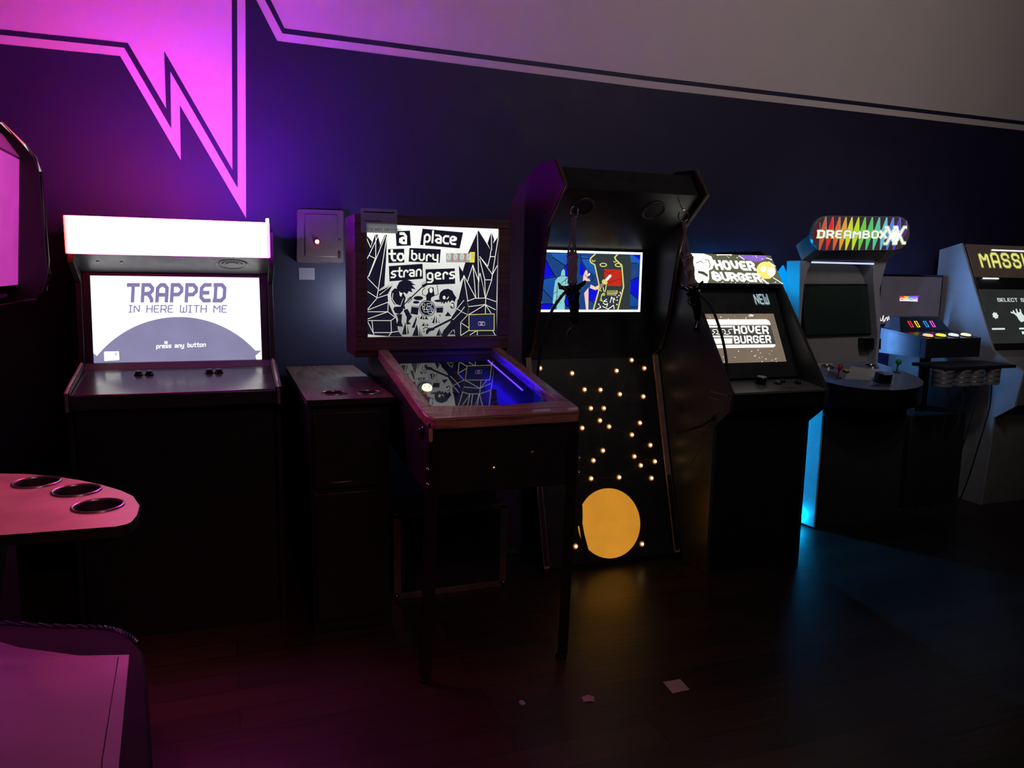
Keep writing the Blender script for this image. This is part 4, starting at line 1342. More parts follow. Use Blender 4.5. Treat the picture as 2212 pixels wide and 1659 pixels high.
hanging_controller('brown-gripped hanging controller in front of the stained-glass picture', 1.525, 1.772, -0.03, (1, 0.25, 0),
                   curve([(0.0, 0.01, -0.355), (-0.03, 0.01, -0.38), (-0.07, 0.03, -0.45), (-0.088, 0.05, -0.52), (-0.098, 0.08, -0.62), (-0.09, 0.12, -0.75), (-0.07, 0.18, -0.86)]))
hanging_controller('dark hanging controller with bare metal ring beside the burger game cabinet', 2.110, 1.778, 0.17, (0.15, 1, 0.1),
                   curve([(0.02, 0.0, -0.355), (0.035, -0.03, -0.380), (0.055, -0.07, -0.425), (0.062, -0.11, -0.495), (0.055, -0.16, -0.605), (0.035, -0.20, -0.73), (0.0, -0.22, -0.88), (-0.08, -0.16, -1.0), (-0.16, 0.0, -1.08)]))

# ------------------------------------------------------------------ burger game cabinet
def cab_burger():
    r = thing('arcade_cabinet', 'low black arcade cabinet with slanted brown burger title screen and lit marquee', 'arcade machine', (2.51, 3.5, 0))
    DK = M('charcoal_panel', (62, 64, 68), 0.38)
    prof = [(3.11, 0.0), (3.11, 0.76), (2.995, 0.855), (2.985, 0.945), (3.0, 0.958), (3.5, 1.604), (3.56, 1.63), (4.0, 1.63), (4.08, 1.5), (4.08, 0.0)]
    for x0, x1 in ((2.222, 2.24), (2.78, 2.80)):
        s = MB()
        s.yz(prof, x0, x1, DK)
        p = s.build('side_panel', r, 0.003)
        if x0 < 2.5:
            mk = MB()
            for q in ([(3.02, 0.93), (3.16, 0.93)], [(3.08, 0.90), (3.17, 0.90)], [(3.05, 0.86), (3.18, 0.80)], [(3.12, 0.80), (3.22, 0.70)], [(3.13, 0.74), (3.24, 0.72)], [(3.14, 0.66), (3.22, 0.60)], [(3.2, 0.66), (3.3, 0.52)]):
                mk.tube([(2.2215, y, z) for y, z in q], 0.003, M('side_art_ink', (120, 120, 124), 0.5), 6)
            mk.build('side_art', p)
    b = MB()
    b.yz([(3.13, 0.0), (3.13, 0.78), (3.02, 0.86), (3.01, 0.93), (3.18, 0.955), (3.27, 1.06), (3.50, 1.45), (3.52, 1.59), (4.06, 1.59), (4.06, 0.0)], 2.241, 2.779, BLACK)
    b.build('body', r)
    cp = MB()
    cp.yz([(2.992, 0.936), (2.99, 0.946), (3.18, 0.972), (3.18, 0.956)], 2.2405, 2.7795, M('control_overlay', (112, 112, 112), 0.35))
    cp.build('control_panel', r)
    n = Vector((0, -0.137, 1)).normalized()
    q = MB()
    q.lathe((2.49, 3.12, 0.9635), n, [(0.026, 0), (0.025, 0.032), (0.022, 0.036)], BLACKG, 24)
    kb = q.build('spinner_knob', r)
    q = MB()
    q.lathe(Vector((2.49, 3.12, 0.9635)) + n * 0.0355, n, [(0.024, 0), (0.023, 0.003)], M('pale_knob_cap', (170, 172, 172), 0.3, 0.5), 24)
    q.build('knob_cap', kb)
    for x, y, m in ((2.585, 3.11, M('grey_button', (130, 130, 130), 0.3)), (2.63, 3.135, M('dark_button', (40, 38, 42), 0.25)), (2.70, 3.10, M('dark_button', (40, 38, 42), 0.25))):
        button(r, (x, y, 0.947 + 0.137 * (y - 2.99)), n, 0.014, m)
    k = MB()
    k.prism([(2.575, 3.03, 0.9525), (2.635, 3.03, 0.9525), (2.635, 3.055, 0.956), (2.575, 3.055, 0.956)], (0, 0, 0.001), M('instruction_sticker', (110, 110, 112), 0.4))
    k.build('sticker', r)
    # glass in front of the tube and the recess above it
    bz = MB()
    bz.prism([(2.2405, 3.185, 0.985), (2.7795, 3.185, 0.985), (2.7795, 3.435, 1.458), (2.2405, 3.435, 1.458)], (0, 0.01, 0), M('black_bezel_glass', (52, 56, 60), 0.3))
    bz.build('bezel', r, smooth=0)
    # screen picture
    P = lambda s: (3.1835 + 0.25 * (s - 0.985) / 0.473, s)          # the glass line
    z0, z1 = 1.058, 1.298
    y0, y1 = P(z0)[0], P(z1)[0]
    nn = Vector((0, -0.473, 0.25)).normalized() * 0.0008
    a = Art([(335, 905), (1240, 905), (1520, 1540), (585, 1578)], Vector((2.296, y0, z0)) + nn, (0.428, 0, 0), (0, y1 - y0, z1 - z0))
    BR = E('burger_screen_brown', (134, 118, 102), 0.85)
    W = E('burger_screen_white', (255, 255, 250), 1.25)
    GR = E('burger_screen_shadow', (82, 78, 74), 0.8)
    a.ground(BR)
    a.fill([(362, 978), (1160, 978), (1200, 1000), (1228, 1048), (393, 1052)], W, 1)
    a.fill([(398, 1064), (725, 1062), (725, 1084), (408, 1086)], W, 1)
    a.fill([(410, 1090), (740, 1090), (762, 1190), (447, 1192)], GR, 1)
    a.line([(420, 1130), (455, 1110)] and [(445, 1172), (480, 1178), (500, 1150), (470, 1135), (470, 1115), (520, 1112), (545, 1150), (525, 1172), (575, 1178), (600, 1150), (570, 1135), (570, 1115), (620, 1112), (645, 1150), (630, 1172), (680, 1178), (710, 1160), (680, 1135), (690, 1112), (730, 1110)], 8, W, 2)
    a.fill([(447, 1196), (745, 1194), (750, 1216), (455, 1218)], W, 1)
    a.fill([(460, 1234), (745, 1232), (755, 1300), (490, 1308)], W, 1)
    a.fill([(493, 1322), (1330, 1308), (1335, 1335), (1310, 1350), (513, 1368)], W, 1)
    a.fill([(745, 1066), (1230, 1066), (1335, 1304), (770, 1312)], GR, 1)
    a.text('HOVER', 772, 1162, (15.5, 0), (-4.6, -14.6), 1.45, W, 3, gap=2.2, ch=0.9)
    a.text('BURGER', 795, 1292, (13.6, -0.3), (-4.4, -14.0), 1.45, W, 3, gap=2.2, ch=0.9)
    rnd = random.Random(7)
    for i in range(34):
        u, v = rnd.random(), (0.02 + 0.26 * rnd.random()) if i > 8 else 0.9 + 0.08 * rnd.random()
        x = 585 + (335 - 585) * v + u * 930
        y = 1570 - 655 * v
        s = 2 + 4 * rnd.random()
        a.fill([(x - s, y - s), (x + s, y - s), (x + s, y + s), (x - s, y + s)], W, 1)
    for dx, dy in ((0, 0), (14, 6), (-14, 4), (8, 16), (24, 20), (-6, 22), (30, 6), (-22, 16)):
        a.fill([(940 + dx, 912 + dy), (952 + dx, 912 + dy), (954 + dx, 922 + dy), (944 + dx, 924 + dy)], W, 1)
    a.build('screen', r, label='brown title screen with white stripes')
    nw = Art([(975, 670), (1185, 670), (1180, 810), (970, 810)], Vector((2.622, P(1.345)[0], 1.345)) + nn, (0.10, 0, 0), (0, P(1.40)[0] - P(1.345)[0], 0.055))
    NW = E('new_sign_pale', (190, 216, 224), 0.75)
    NS = E('new_sign_shade', (96, 120, 130), 0.7)
    nw.text('NEW', 992, 800, (11, 0), (0, -19), 1.6, NS, 1, gap=1.9, ch=0.4)
    nw.text('NEW', 985, 796, (11, 0), (0, -19), 1.0, NW, 2, gap=1.9, ch=0.4)
    nw.build('new_sign', r, label='small pale lettering on the glass')
    # marquee
    mq = MB()
    mq.yz([(3.352, 1.452), (3.472, 1.607), (3.50, 1.607), (3.50, 1.452)], 2.2405, 2.7795, BLACKG)
    mq.build('marquee_box', r)
    m = Art([(100, 110), (1235, 135), (1390, 500), (235, 490)], (2.2425, 3.3528, 1.4545), (0.5355, 0, 0), (0, 0.1165, 0.150))
    OL = E('marquee_olive', (104, 106, 84), 0.9)
    W2 = E('marquee_white', (255, 255, 240), 1.7)
    PU = E('marquee_purple', (150, 110, 214), 1.0)
    YL = E('marquee_yellow', (244, 216, 120), 1.3)
    DL = E('marquee_dark', (84, 84, 70), 0.8)
    m.ground(OL)
    m.fill([(805, 128), (1180, 136), (1160, 180), (1110, 205), (1040, 215), (960, 200), (880, 180), (840, 165)], PU, 1)
    m.fill([(100, 110), (340, 115), (440, 150), (475, 230), (450, 310), (400, 330), (398, 440), (375, 490), (255, 490), (210, 440), (170, 360), (175, 310), (140, 270), (110, 180)], W2, 1)
    m.fill([(250, 335), (330, 345), (385, 385), (380, 415), (310, 380), (255, 365)], DL, 2)
    m.line([(280, 430), (275, 470)], 5, DL, 2)
    m.line([(300, 430), (320, 445), (310, 475)], 5, DL, 2)
    m.line([(190, 180), (180, 270), (215, 290)], 9, DL, 2)
    m.line([(230, 240), (300, 210), (330, 245)], 9, DL, 2)
    m.line([(350, 190), (400, 200), (420, 260), (400, 300)], 10, DL, 2)
    m.fill([(428, 350), (470, 330), (480, 400), (520, 478), (440, 440)], W2, 1)
    m.text('HOVER', 508, 306, (17.6, 0.4), (-5.6, -15.6), 1.95, W2, 3, gap=2.35, ch=1.2)
    m.text('BURGER', 486, 448, (17.2, 0.5), (-5.6, -14.6), 1.95, W2, 3, gap=2.3, ch=1.2)
    m.oval(1165, 325, 128, 112, YL, 2)
    m.oval(1235, 345, 55, 55, W2, 3)
    m.oval(1130, 310, 36, 36, W2, 3)
    m.line([(1060, 400), (1130, 435), (1220, 435)], 7, E('marquee_gold', (214, 180, 70), 1.0), 3)
    for p in ([(1090, 430), (1175, 500)], [(1105, 430), (1195, 500)], [(1255, 420), (1385, 500)], [(1170, 165), (1250, 190)], [(1200, 215), (1295, 275)], [(805, 140), (880, 190)]):
        m.line(p, 8, W2, 4)
    m.line([(510, 130), (715, 128)], 10, W2, 2)
    for i in range(26):
        x, y = 480 + 820 * rnd.random(), 140 + 350 * (0 if i < 10 else 1) + (45 if i < 10 else -15) * rnd.random()
        s = 2 + 4 * rnd.random()
        m.fill([(x - s, y - s), (x + s, y - s), (x + s, y + s), (x - s, y + s)], W2, 2)
    m.build('marquee', r, label='lit marquee with a yellow burger planet')
    return r
cab_burger()

# ------------------------------------------------------------------ grey cabinet with the rainbow sign
def cab_rainbow():
    r = thing('arcade_cabinet', 'silver-grey arcade cabinet with rounded rainbow sign and dark tube screen', 'arcade machine', (3.57, 3.8, 0))
    SV = M('silver_grey_laminate', (150, 148, 152), 0.45)
    b = MB()
    b.xy([(3.275, 3.52), (3.895, 3.50), (3.895, 4.10), (3.255, 4.10), (3.255, 3.66)], 0.0, 0.74, M('pedestal_laminate', (52, 49, 50), 0.5))
    b.build('pedestal', r, 0.004)
    sd = MB()
    sd.prism([(3.2545, 3.66, 0.01), (3.2745, 3.52, 0.01), (3.2745, 3.52, 0.74), (3.2545, 3.66, 0.74)], (-0.012, 0, 0), M('pale_side_laminate', (205, 208, 210), 0.5))
    sd.box(3.240, 3.2545, 3.66, 4.10, 0.01, 0.80, M('pale_side_laminate', (205, 208, 210), 0.5))
    sd.build('side_skin', r, label='pale left side lit cyan')
    b = MB()
    b.box(3.44, 3.84, 3.86, 4.10, 0.74, 1.56, SV)
    b.build('back_body', r, 0.004)
    fl = [(3.155, 1.589), (3.240, 1.588), (3.212, 1.53), (3.196, 1.461), (3.192, 1.40), (3.192, 0.95), (3.172, 0.95), (3.172, 1.324), (3.16, 1.49)]
    fl = [(x + 0.055, z) for x, z in fl]
    frr = [(3.775, 1.596), (3.905, 1.665), (3.872, 1.58), (3.852, 1.499), (3.838, 1.423), (3.858, 1.30), (3.872, 1.148), (3.872, 0.95), (3.852, 0.95), (3.850, 1.148), (3.812, 1.325), (3.775, 1.50)]
    for p in (fl, frr):
        k = MB()
        k.xz(p, 3.735, 3.858, SV)
        k.build('side_fin', r, 0.003)
    # canopy leaning forward to the sign
    k = MB()
    k.prism([(3.215, 3.735, 1.589), (3.86, 3.735, 1.596), (3.90, 3.66, 1.665), (3.25, 3.655, 1.66)], (0, 0.06, 0.09), SV)
    k.build('canopy', r, 0.003)
    k = MB()
    k.prism([(3.295, 3.728, 1.597), (3.79, 3.728, 1.60), (3.80, 3.668, 1.655), (3.33, 3.668, 1.652)], (0, -0.001, -0.001), M('dark_canopy_inset', (84, 88, 90), 0.4))
    k.build('canopy_inset', r, smooth=0)
    k = MB()
    k.box(3.285, 3.80, 3.738, 3.75, 1.576, 1.586, E('canopy_tube', (200, 215, 250), 1.1))
    k.build('glow_bar', r, 0.002, label='thin pale lamp under the canopy')
    bz = MB()
    o2 = [(3.24, 0.95), (3.24, 1.40)] + [(3.245, 1.47), (3.26, 1.53), (3.285, 1.574), (3.66, 1.582), (3.72, 1.55), (3.762, 1.50), (3.80, 1.43), (3.86, 1.30), (3.87, 0.95)]
    bz.xz(o2, 3.805, 3.858, M('grey_bezel', (128, 122, 118), 0.55))
    bz.build('bezel', r)
    fr = MB()
    quad = [(3.264, 1.452), (3.800, 1.458), (3.876, 1.136), (3.318, 1.127)]
    fr.xz(quad, 3.786, 3.8045, BLACKG)
    fo = fr.build('tube_frame', r, 0.008)
    tb = MB()
    ins = [(3.276, 1.440), (3.790, 1.446), (3.862, 1.148), (3.328, 1.140)]
    N = 10
    gr = [[None] * (N + 1) for _ in range(N + 1)]
    for i in range(N + 1):
        for j in range(N + 1):
            u, v = i / N, j / N
            x = (ins[0][0] * (1 - u) + ins[1][0] * u) * (1 - v) + (ins[3][0] * (1 - u) + ins[2][0] * u) * v
            z = (ins[0][1] * (1 - u) + ins[1][1] * u) * (1 - v) + (ins[3][1] * (1 - u) + ins[2][1] * u) * v
            gr[i][j] = (x, 3.785 - 0.018 * (1 - (2 * u - 1) ** 2) * (1 - (2 * v - 1) ** 2), z)
    GL = M('green_black_tube_glass', (40, 50, 44), 0.12)
    for i in range(N):
        for j in range(N):
            tb.face([gr[i][j], gr[i + 1][j], gr[i + 1][j + 1], gr[i][j + 1]], GL)
    bmk = tb.build('tube_screen', fo)
    vt = MB()
    vt.xz([(3.762, 1.118), (3.905, 1.115), (3.91, 1.045), (3.768, 1.047)], 3.755, 3.8045, BLACKG)
    vt.build('speaker_box', r, 0.003)
    # control panel with a rounded front
    zc = lambda y: 0.872 + 0.17 * (y - 3.25)
    out = [(3.21, 3.80), (3.19, 3.50)] + [(3.20, 3.43), (3.24, 3.37), (3.31, 3.315), (3.40, 3.275), (3.50, 3.256), (3.60, 3.255), (3.70, 3.275), (3.79, 3.315), (3.86, 3.37), (3.905, 3.44), (3.92, 3.52), (3.90, 3.80)]
    k = MB()
    k.prism([(x, y, zc(y)) for x, y in out], (0, 0, -0.115), M('panel_rim_black', (18, 17, 18), 0.35), cap=M('panel_blue_grey', (104, 108, 124), 0.3))
    cpn = k.build('control_panel', r)
    a = MB()
    PG = M('panel_pale_print', (168, 160, 156), 0.35)
    PD = M('panel_dark_print', (70, 68, 82), 0.35)
    for pts, m in (([(3.36, 3.47), (3.62, 3.70), (3.80, 3.60), (3.60, 3.42)], PG), ([(3.30, 3.70), (3.40, 3.78), (3.55, 3.78), (3.50, 3.72)], PG), ([(3.40, 3.33), (3.58, 3.40), (3.55, 3.31)], PD), ([(3.27, 3.52), (3.38, 3.62), (3.42, 3.60), (3.30, 3.46)], PD)):
        a.prism([(x, y, zc(y) + 0.0006) for x, y in pts], (0, 0, 0.0008), m)
    a.build('panel_print', cpn, smooth=0)
    nz = Vector((0, -0.17, 1)).normalized()
    on = lambda x, y, h=0.002: Vector((x, y, zc(y))) + nz * h
    def joy(x, y, m, lb):
        q = MB()
        q.lathe(on(x, y), nz, [(0.022, 0), (0.02, 0.004)], BLACKG, 18)
        q.tube([on(x, y, 0.004), on(x, y, 0.055)], 0.006, m, 10)
        j = q.build('joystick', r, label=lb)
        q = MB()
        q.ball(on(x, y, 0.066), 0.0175, m, 18)
        q.build('ball_top', j)
    joy(3.335, 3.50, M('red_ball_plastic', (190, 24, 20), 0.2), 'red ball-top joystick')
    joy(3.845, 3.56, M('green_ball_plastic', (20, 120, 50), 0.2), 'green ball-top joystick')
    q = MB()
    q.lathe(on(3.565, 3.395), nz, [(0.048, 0), (0.047, 0.05), (0.044, 0.055), (0.02, 0.056)], BLACKG, 32)
    q.build('spinner_knob', r, label='fat black spinner knob')
    button(r, on(3.49, 3.60), nz, 0.015, M('yellow_button', (200, 150, 20), 0.3), label='yellow button')
    for x, y in ((3.45, 3.71), (3.78, 3.69)):
        q = MB()
        q.ring(on(x, y, 0.003), nz, 0.038, 0.004, CHROME, 28)
        q.lathe(on(x, y, 0.0), nz, [(0.036, 0), (0.034, 0.004)], BLACKG, 28)
        q.build('thumb_dial', r)
    # rainbow sign
    s = MB()
    n = 12
    def stad(x0, x1, z0, z1):
        R = (z1 - z0) / 2
        zc_ = (z0 + z1) / 2
        return arc(x1 - R, zc_, R, R, -90, 90, n) + arc(x0 + R, zc_, R, R, 90, 270, n)
    def skew(p):
        return [(x, z + 0.024 * (x - 3.56) / 0.74) for x, z in p]
    s.xz(skew(stad(3.197, 3.937, 1.655, 1.856)), 3.640, 3.664, M('clear_acrylic_edge', (120, 120, 125), 0.2))
    so = s.build('sign_panel', r, 0.002)
    a = Art([(215, 120), (2000, 170), (1985, 790), (205, 760)], (3.197, 3.6395, 1.643), (0.74, 0, 0.024), (0, 0, 0.201), 0.0004)
    DKR = E('sign_dark', (66, 54, 62), 0.7)
    a.fill([(x, z) for x, z in arc(1690, 480, 300, 305, -88, 88, 20) + arc(520, 445, 300, 312, 92, 268, 20)], DKR, 0)
    cols = [(120, 40, 50), (200, 90, 60), (215, 50, 50), (225, 100, 50), (230, 160, 50), (214, 220, 40), (190, 224, 40), (110, 205, 70), (80, 200, 110), (90, 200, 150), (110, 190, 210), (100, 130, 220), (90, 70, 210), (110, 70, 150), (100, 60, 110)]
    tops = [318, 430, 555, 680, 795, 905, 1025, 1145, 1275, 1405, 1540, 1660, 1785, 1905]
    for i, tx in enumerate(tops):
        bx = tx - 78
        mx = tx - 30
        c = E('sign_ray_%d' % i, cols[i], 0.55 if i in (0, 13) else 0.95)
        top = 135 + 0.028 * (tx - 430) if 0 < i < 13 else 230
        bot = 750 + 0.02 * (tx - 430) if 0 < i < 13 else 640
        a.fill([(tx - 8, top + 10), (tx + 10, top + 8), (mx + 62, 450), (bx + 12, bot), (bx - 10, bot), (mx - 62, 450)], c, 1)
        a.line([(tx + 12, top + 12), (mx + 60, 420)], 6, E('sign_ray_edge', (190, 190, 190), 0.7), 2)
    YO, TE, WH = E('sign_yellow_outline', (250, 236, 110), 1.1), E('sign_teal', (110, 190, 220), 1.0), E('sign_white', (255, 255, 240), 1.5)
    for w, m, l in ((2.35, DKR, 2.5), (1.95, YO, 3), (1.45, TE, 4), (0.7, WH, 5)):
        a.text('DREAMBO', 312, 516, (25.6, 0.75), (0.5, -20), w, m, l, gap=2.35, ch=1.0)
    for x0, y0, x1, y1 in ((1430, 420, 1560, 560), (1560, 400, 1440, 560)):
        for w, m, l in ((56, YO, 3), (40, TE, 4), (22, WH, 5)):
            a.line([(x0, y0), (x1, y1)], w, m, l)
    for cx in (1640, 1800):
        for sgn in (1, -1):
            p = [(cx - 130, 510 - sgn * 150), (cx - 75, 510 - sgn * 150), (cx + 70, 510 + sgn * 145), (cx + 125, 510 + sgn * 145)]
            for w, m, l in ((60, YO, 6), (44, TE, 7), (22, WH, 8)):
                a.line(p, w, m, l)
    star = []
    for i in range(22):
        R = (120 if i % 2 else 62)
        star.append((1710 + R * 1.05 * math.cos(2 * math.pi * i / 22), 520 + R * math.sin(2 * math.pi * i / 22)))
    a.fill(star, WH, 9)
    a.build('sign_face', so, label='lit rainbow rays behind bright lettering')
    for x in (3.262, 3.255):
        pass
    # cyan lamps and a cyan-lit panel tucked beside the pedestal
    k = MB()
    k.box(3.205, 3.236, 3.575, 3.64, 0.055, 0.068, E('cyan_diode_bar', (0, 180, 255), 30.0, raw=(0.0, 0.42, 1.0)))
    k.build('cyan_lamp', r, label='bright cyan diode low on the left side')
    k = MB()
    k.xz([(3.258, 1.562), (3.372, 1.36), (3.372, 0.80), (3.06, 0.80), (3.06, 1.30), (3.20, 1.49)], 3.94, 3.952, E('painted_cyan_light', (0, 150, 240), 1.1, 0.5))  # pale panel; cyan light falling on it is painted as emission
    k.build('painted_cyan_light', r, label='pale panel behind the left side, cyan light painted as glow')
    k = MB()
    k.tube([(2.95, 4.11, 0.12), (2.95, 4.11, 1.56)], 0.012, E('cyan_tube', (0, 180, 255), 110.0, raw=(0.0, 0.40, 1.0)), 10)
    k.build('cyan_tube', r, label='cyan light tube in the gap behind the cabinet')
    return r
cab_rainbow()

# ------------------------------------------------------------------ wall monitor and four-player console
def console():
    m = thing('monitor', 'flat wall monitor showing a tiny rainbow logo and a white wave line', 'monitor', (4.385, 4.03, 1.2))
    k = MB()
    k.box(4.10, 4.665, 3.995, 4.04, 1.175, 1.522, BLACKG)
    k.build('frame', m, 0.004)
    k = MB()
    k.box(4.33, 4.44, 4.04, 4.1495, 1.28, 1.42, BLACKM)
    k.build('wall_mount', m)
    a = Art([(740, 95), (1390, 100), (1370, 600), (745, 640)], (4.113, 3.9945, 1.187), (0.539, 0, 0), (0, 0, 0.320))
    a.ground(E('monitor_grey', (58, 52, 60), 1.0))
    for i, c in enumerate(((235, 70, 50), (240, 200, 60), (80, 160, 240), (200, 110, 250))):
        a.fill([(955 + 49 * i, 318), (1004 + 49 * i, 318), (1004 + 49 * i, 372), (955 + 49 * i, 372)], E('logo_%d' % i, c, 1.0), 1)
    a.line([(1060, 314), (1165, 312)], 9, E('logo_violet', (110, 40, 230), 1.0), 2)
    Wm = E('monitor_white', (250, 250, 255), 1.0)
    a.line([(957, 366), (1150, 366)], 14, Wm, 2)
    a.line([(957, 350), (985, 340), (1005, 352), (1030, 342), (1050, 356), (1080, 342), (1110, 352), (1148, 344)], 8, Wm, 2)
    a.line([(752, 568), (762, 572), (770, 600), (785, 598), (795, 540), (803, 606), (815, 600), (820, 572), (838, 560), (842, 598), (855, 545), (862, 582), (890, 582), (897, 560), (925, 550), (940, 570), (1000, 585)], 9, Wm, 3)
    a.build('screen', m)
    r = thing('game_console', 'black four-player desk console with lit slots and buttons under the wall monitor', 'arcade machine', (4.35, 3.85, 0))
    DB = M('navy_console_side', (15, 28, 46), 0.5)
    pr = [(3.60, 1.0), (3.60, 1.124), (3.82, 1.152), (3.965, 1.165), (3.965, 1.0)]
    CB = M('console_black', (34, 33, 38), 0.3)
    k = MB()
    k.yz(pr, 4.122, 4.572, CB)
    k.build('deck', r, 0.003)
    k = MB()
    base = [(4.125, 3.815, 1.1525), (4.569, 3.815, 1.1525), (4.569, 3.96, 1.166), (4.125, 3.96, 1.166)]
    topq = [(4.190, 3.895, 1.243), (4.532, 3.895, 1.243), (4.532, 3.96, 1.243), (4.190, 3.96, 1.243)]
    n0 = len(k.v)
    k.v += base + topq
    k.f += [(0, 1, 2, 3), (4, 5, 6, 7), (0, 1, 5, 4), (1, 2, 6, 5), (2, 3, 7, 6), (3, 0, 4, 7)]
    k.mi += [k._m(CB)] * 6
    k.build('slot_hood', r, 0.003)
    for x0, x1 in ((4.112, 4.1215), (4.5725, 4.582)):
        k = MB()
        k.yz(pr, x0, x1, DB)
        k.build('side_panel', r)
    k = MB()
    k.yz([(3.64, 1.02), (3.64, 1.112), (3.90, 1.145), (3.90, 1.02)], 4.1105, 4.1118, M('console_side_inset', (16, 34, 58), 0.45))
    k.build('side_inset', r)
    cs = [('red', (255, 60, 60)), ('yellow', (255, 215, 60)), ('blue', (50, 150, 255)), ('pink', (250, 90, 220))]
    ns = Vector((0, -0.0905, 0.08)).normalized()
    for (nm, c), x in zip(cs, (4.246, 4.303, 4.382, 4.440)):
        k = MB()
        c0 = Vector((x, 3.853, 1.1955))
        up = Vector((0, 0.08, 0.0905)).normalized()
        m_ = E('slot_' + nm, c, 1.6)
        w, h = 0.010, 0.024
        P = [c0 + Vector((sx * w, 0, 0)) + up * sz * h + ns * 0.002 for sx, sz in ((-1, -1), (1, -1), (1, 1), (-1, 1))]
        k.tube(P, 0.0022, m_, 6, True)
        k.build('lit_slot', r, label='glowing %s slot' % nm)
    n = Vector((0, -0.127, 1)).normalized()
    for (nm, c), x in zip((('orange', (255, 190, 130)), ('yellow', (235, 225, 60)), ('pale blue', (215, 225, 255)), ('cream', (255, 236, 190))), (4.182, 4.292, 4.402, 4.510)):
        button(r, (x, 3.655, 1.131), n, 0.030, E('lamp_button_' + nm.replace(' ', '_'), c, 1.25), name='lit_button', label='lit %s button' % nm)
    k = MB()
    k.box(4.03, 4.62, 3.37, 3.62, 0.955, 0.975, BLACKM)
    sh = k.build('cup_shelf', r, 0.003)
    k = MB()
    k.box(4.12, 4.60, 3.66, 4.10, 0.0, 0.62, BLACKM)
    k.box(4.30, 4.40, 3.80, 4.06, 0.62, 1.0, BLACKM)
    k.build('stand', r, 0.004)
    k = MB()
    for i, x in enumerate((4.14, 4.26, 4.36, 4.50)):
        k.tube(curve([(x, 3.43, 0.852), (x + 0.004, 3.43, 0.70), (x - 0.008, 3.46, 0.48), (x + 0.004, 3.53, 0.18), (x, 3.58, 0.006)]), 0.005, RUBBER, 7)
    k.build('cables', r)
    # four metal cups hung below the shelf
    g = 'metal cups hung under the console'
    c0 = None
    labs = ['dark metal cup hung leftmost under the black console', 'dark metal cup hung second from the left under the console', 'dark metal cup hung third from the left under the console', 'pale metal cup hung rightmost under the console']
    for i, (x, rr) in enumerate(((4.075, 1), (4.222, 1), (4.335, 1), (4.475, 1))):
        t = thing('metal_cup', labs[i], 'cup', (x, 3.43, 0.855), g)
        if c0 is None:
            q = MB()
            q.lathe((x, 3.43, 0.852), (0, 0, 1), [(0.056, 0.0), (0.057, 0.004), (0.057, 0.085), (0.060, 0.092), (0.060, 0.1), (0.02, 0.1025)], M('brushed_can_metal', (170, 164, 164), 0.45, 0.6, 0.2), 28)
            c0 = q.build('cup_body', t)
            q = MB()
            for z in (0.875, 0.905, 0.935):
                q.ring((x, 3.43, z), (0, 0, 1), 0.0572, 0.0018, STEEL, 28)
            c1 = q.build('cup_rib', t)
        else:
            for src in (c0, c1):
                d = src.copy()
                COL.objects.link(d)
                d.parent = t
console()

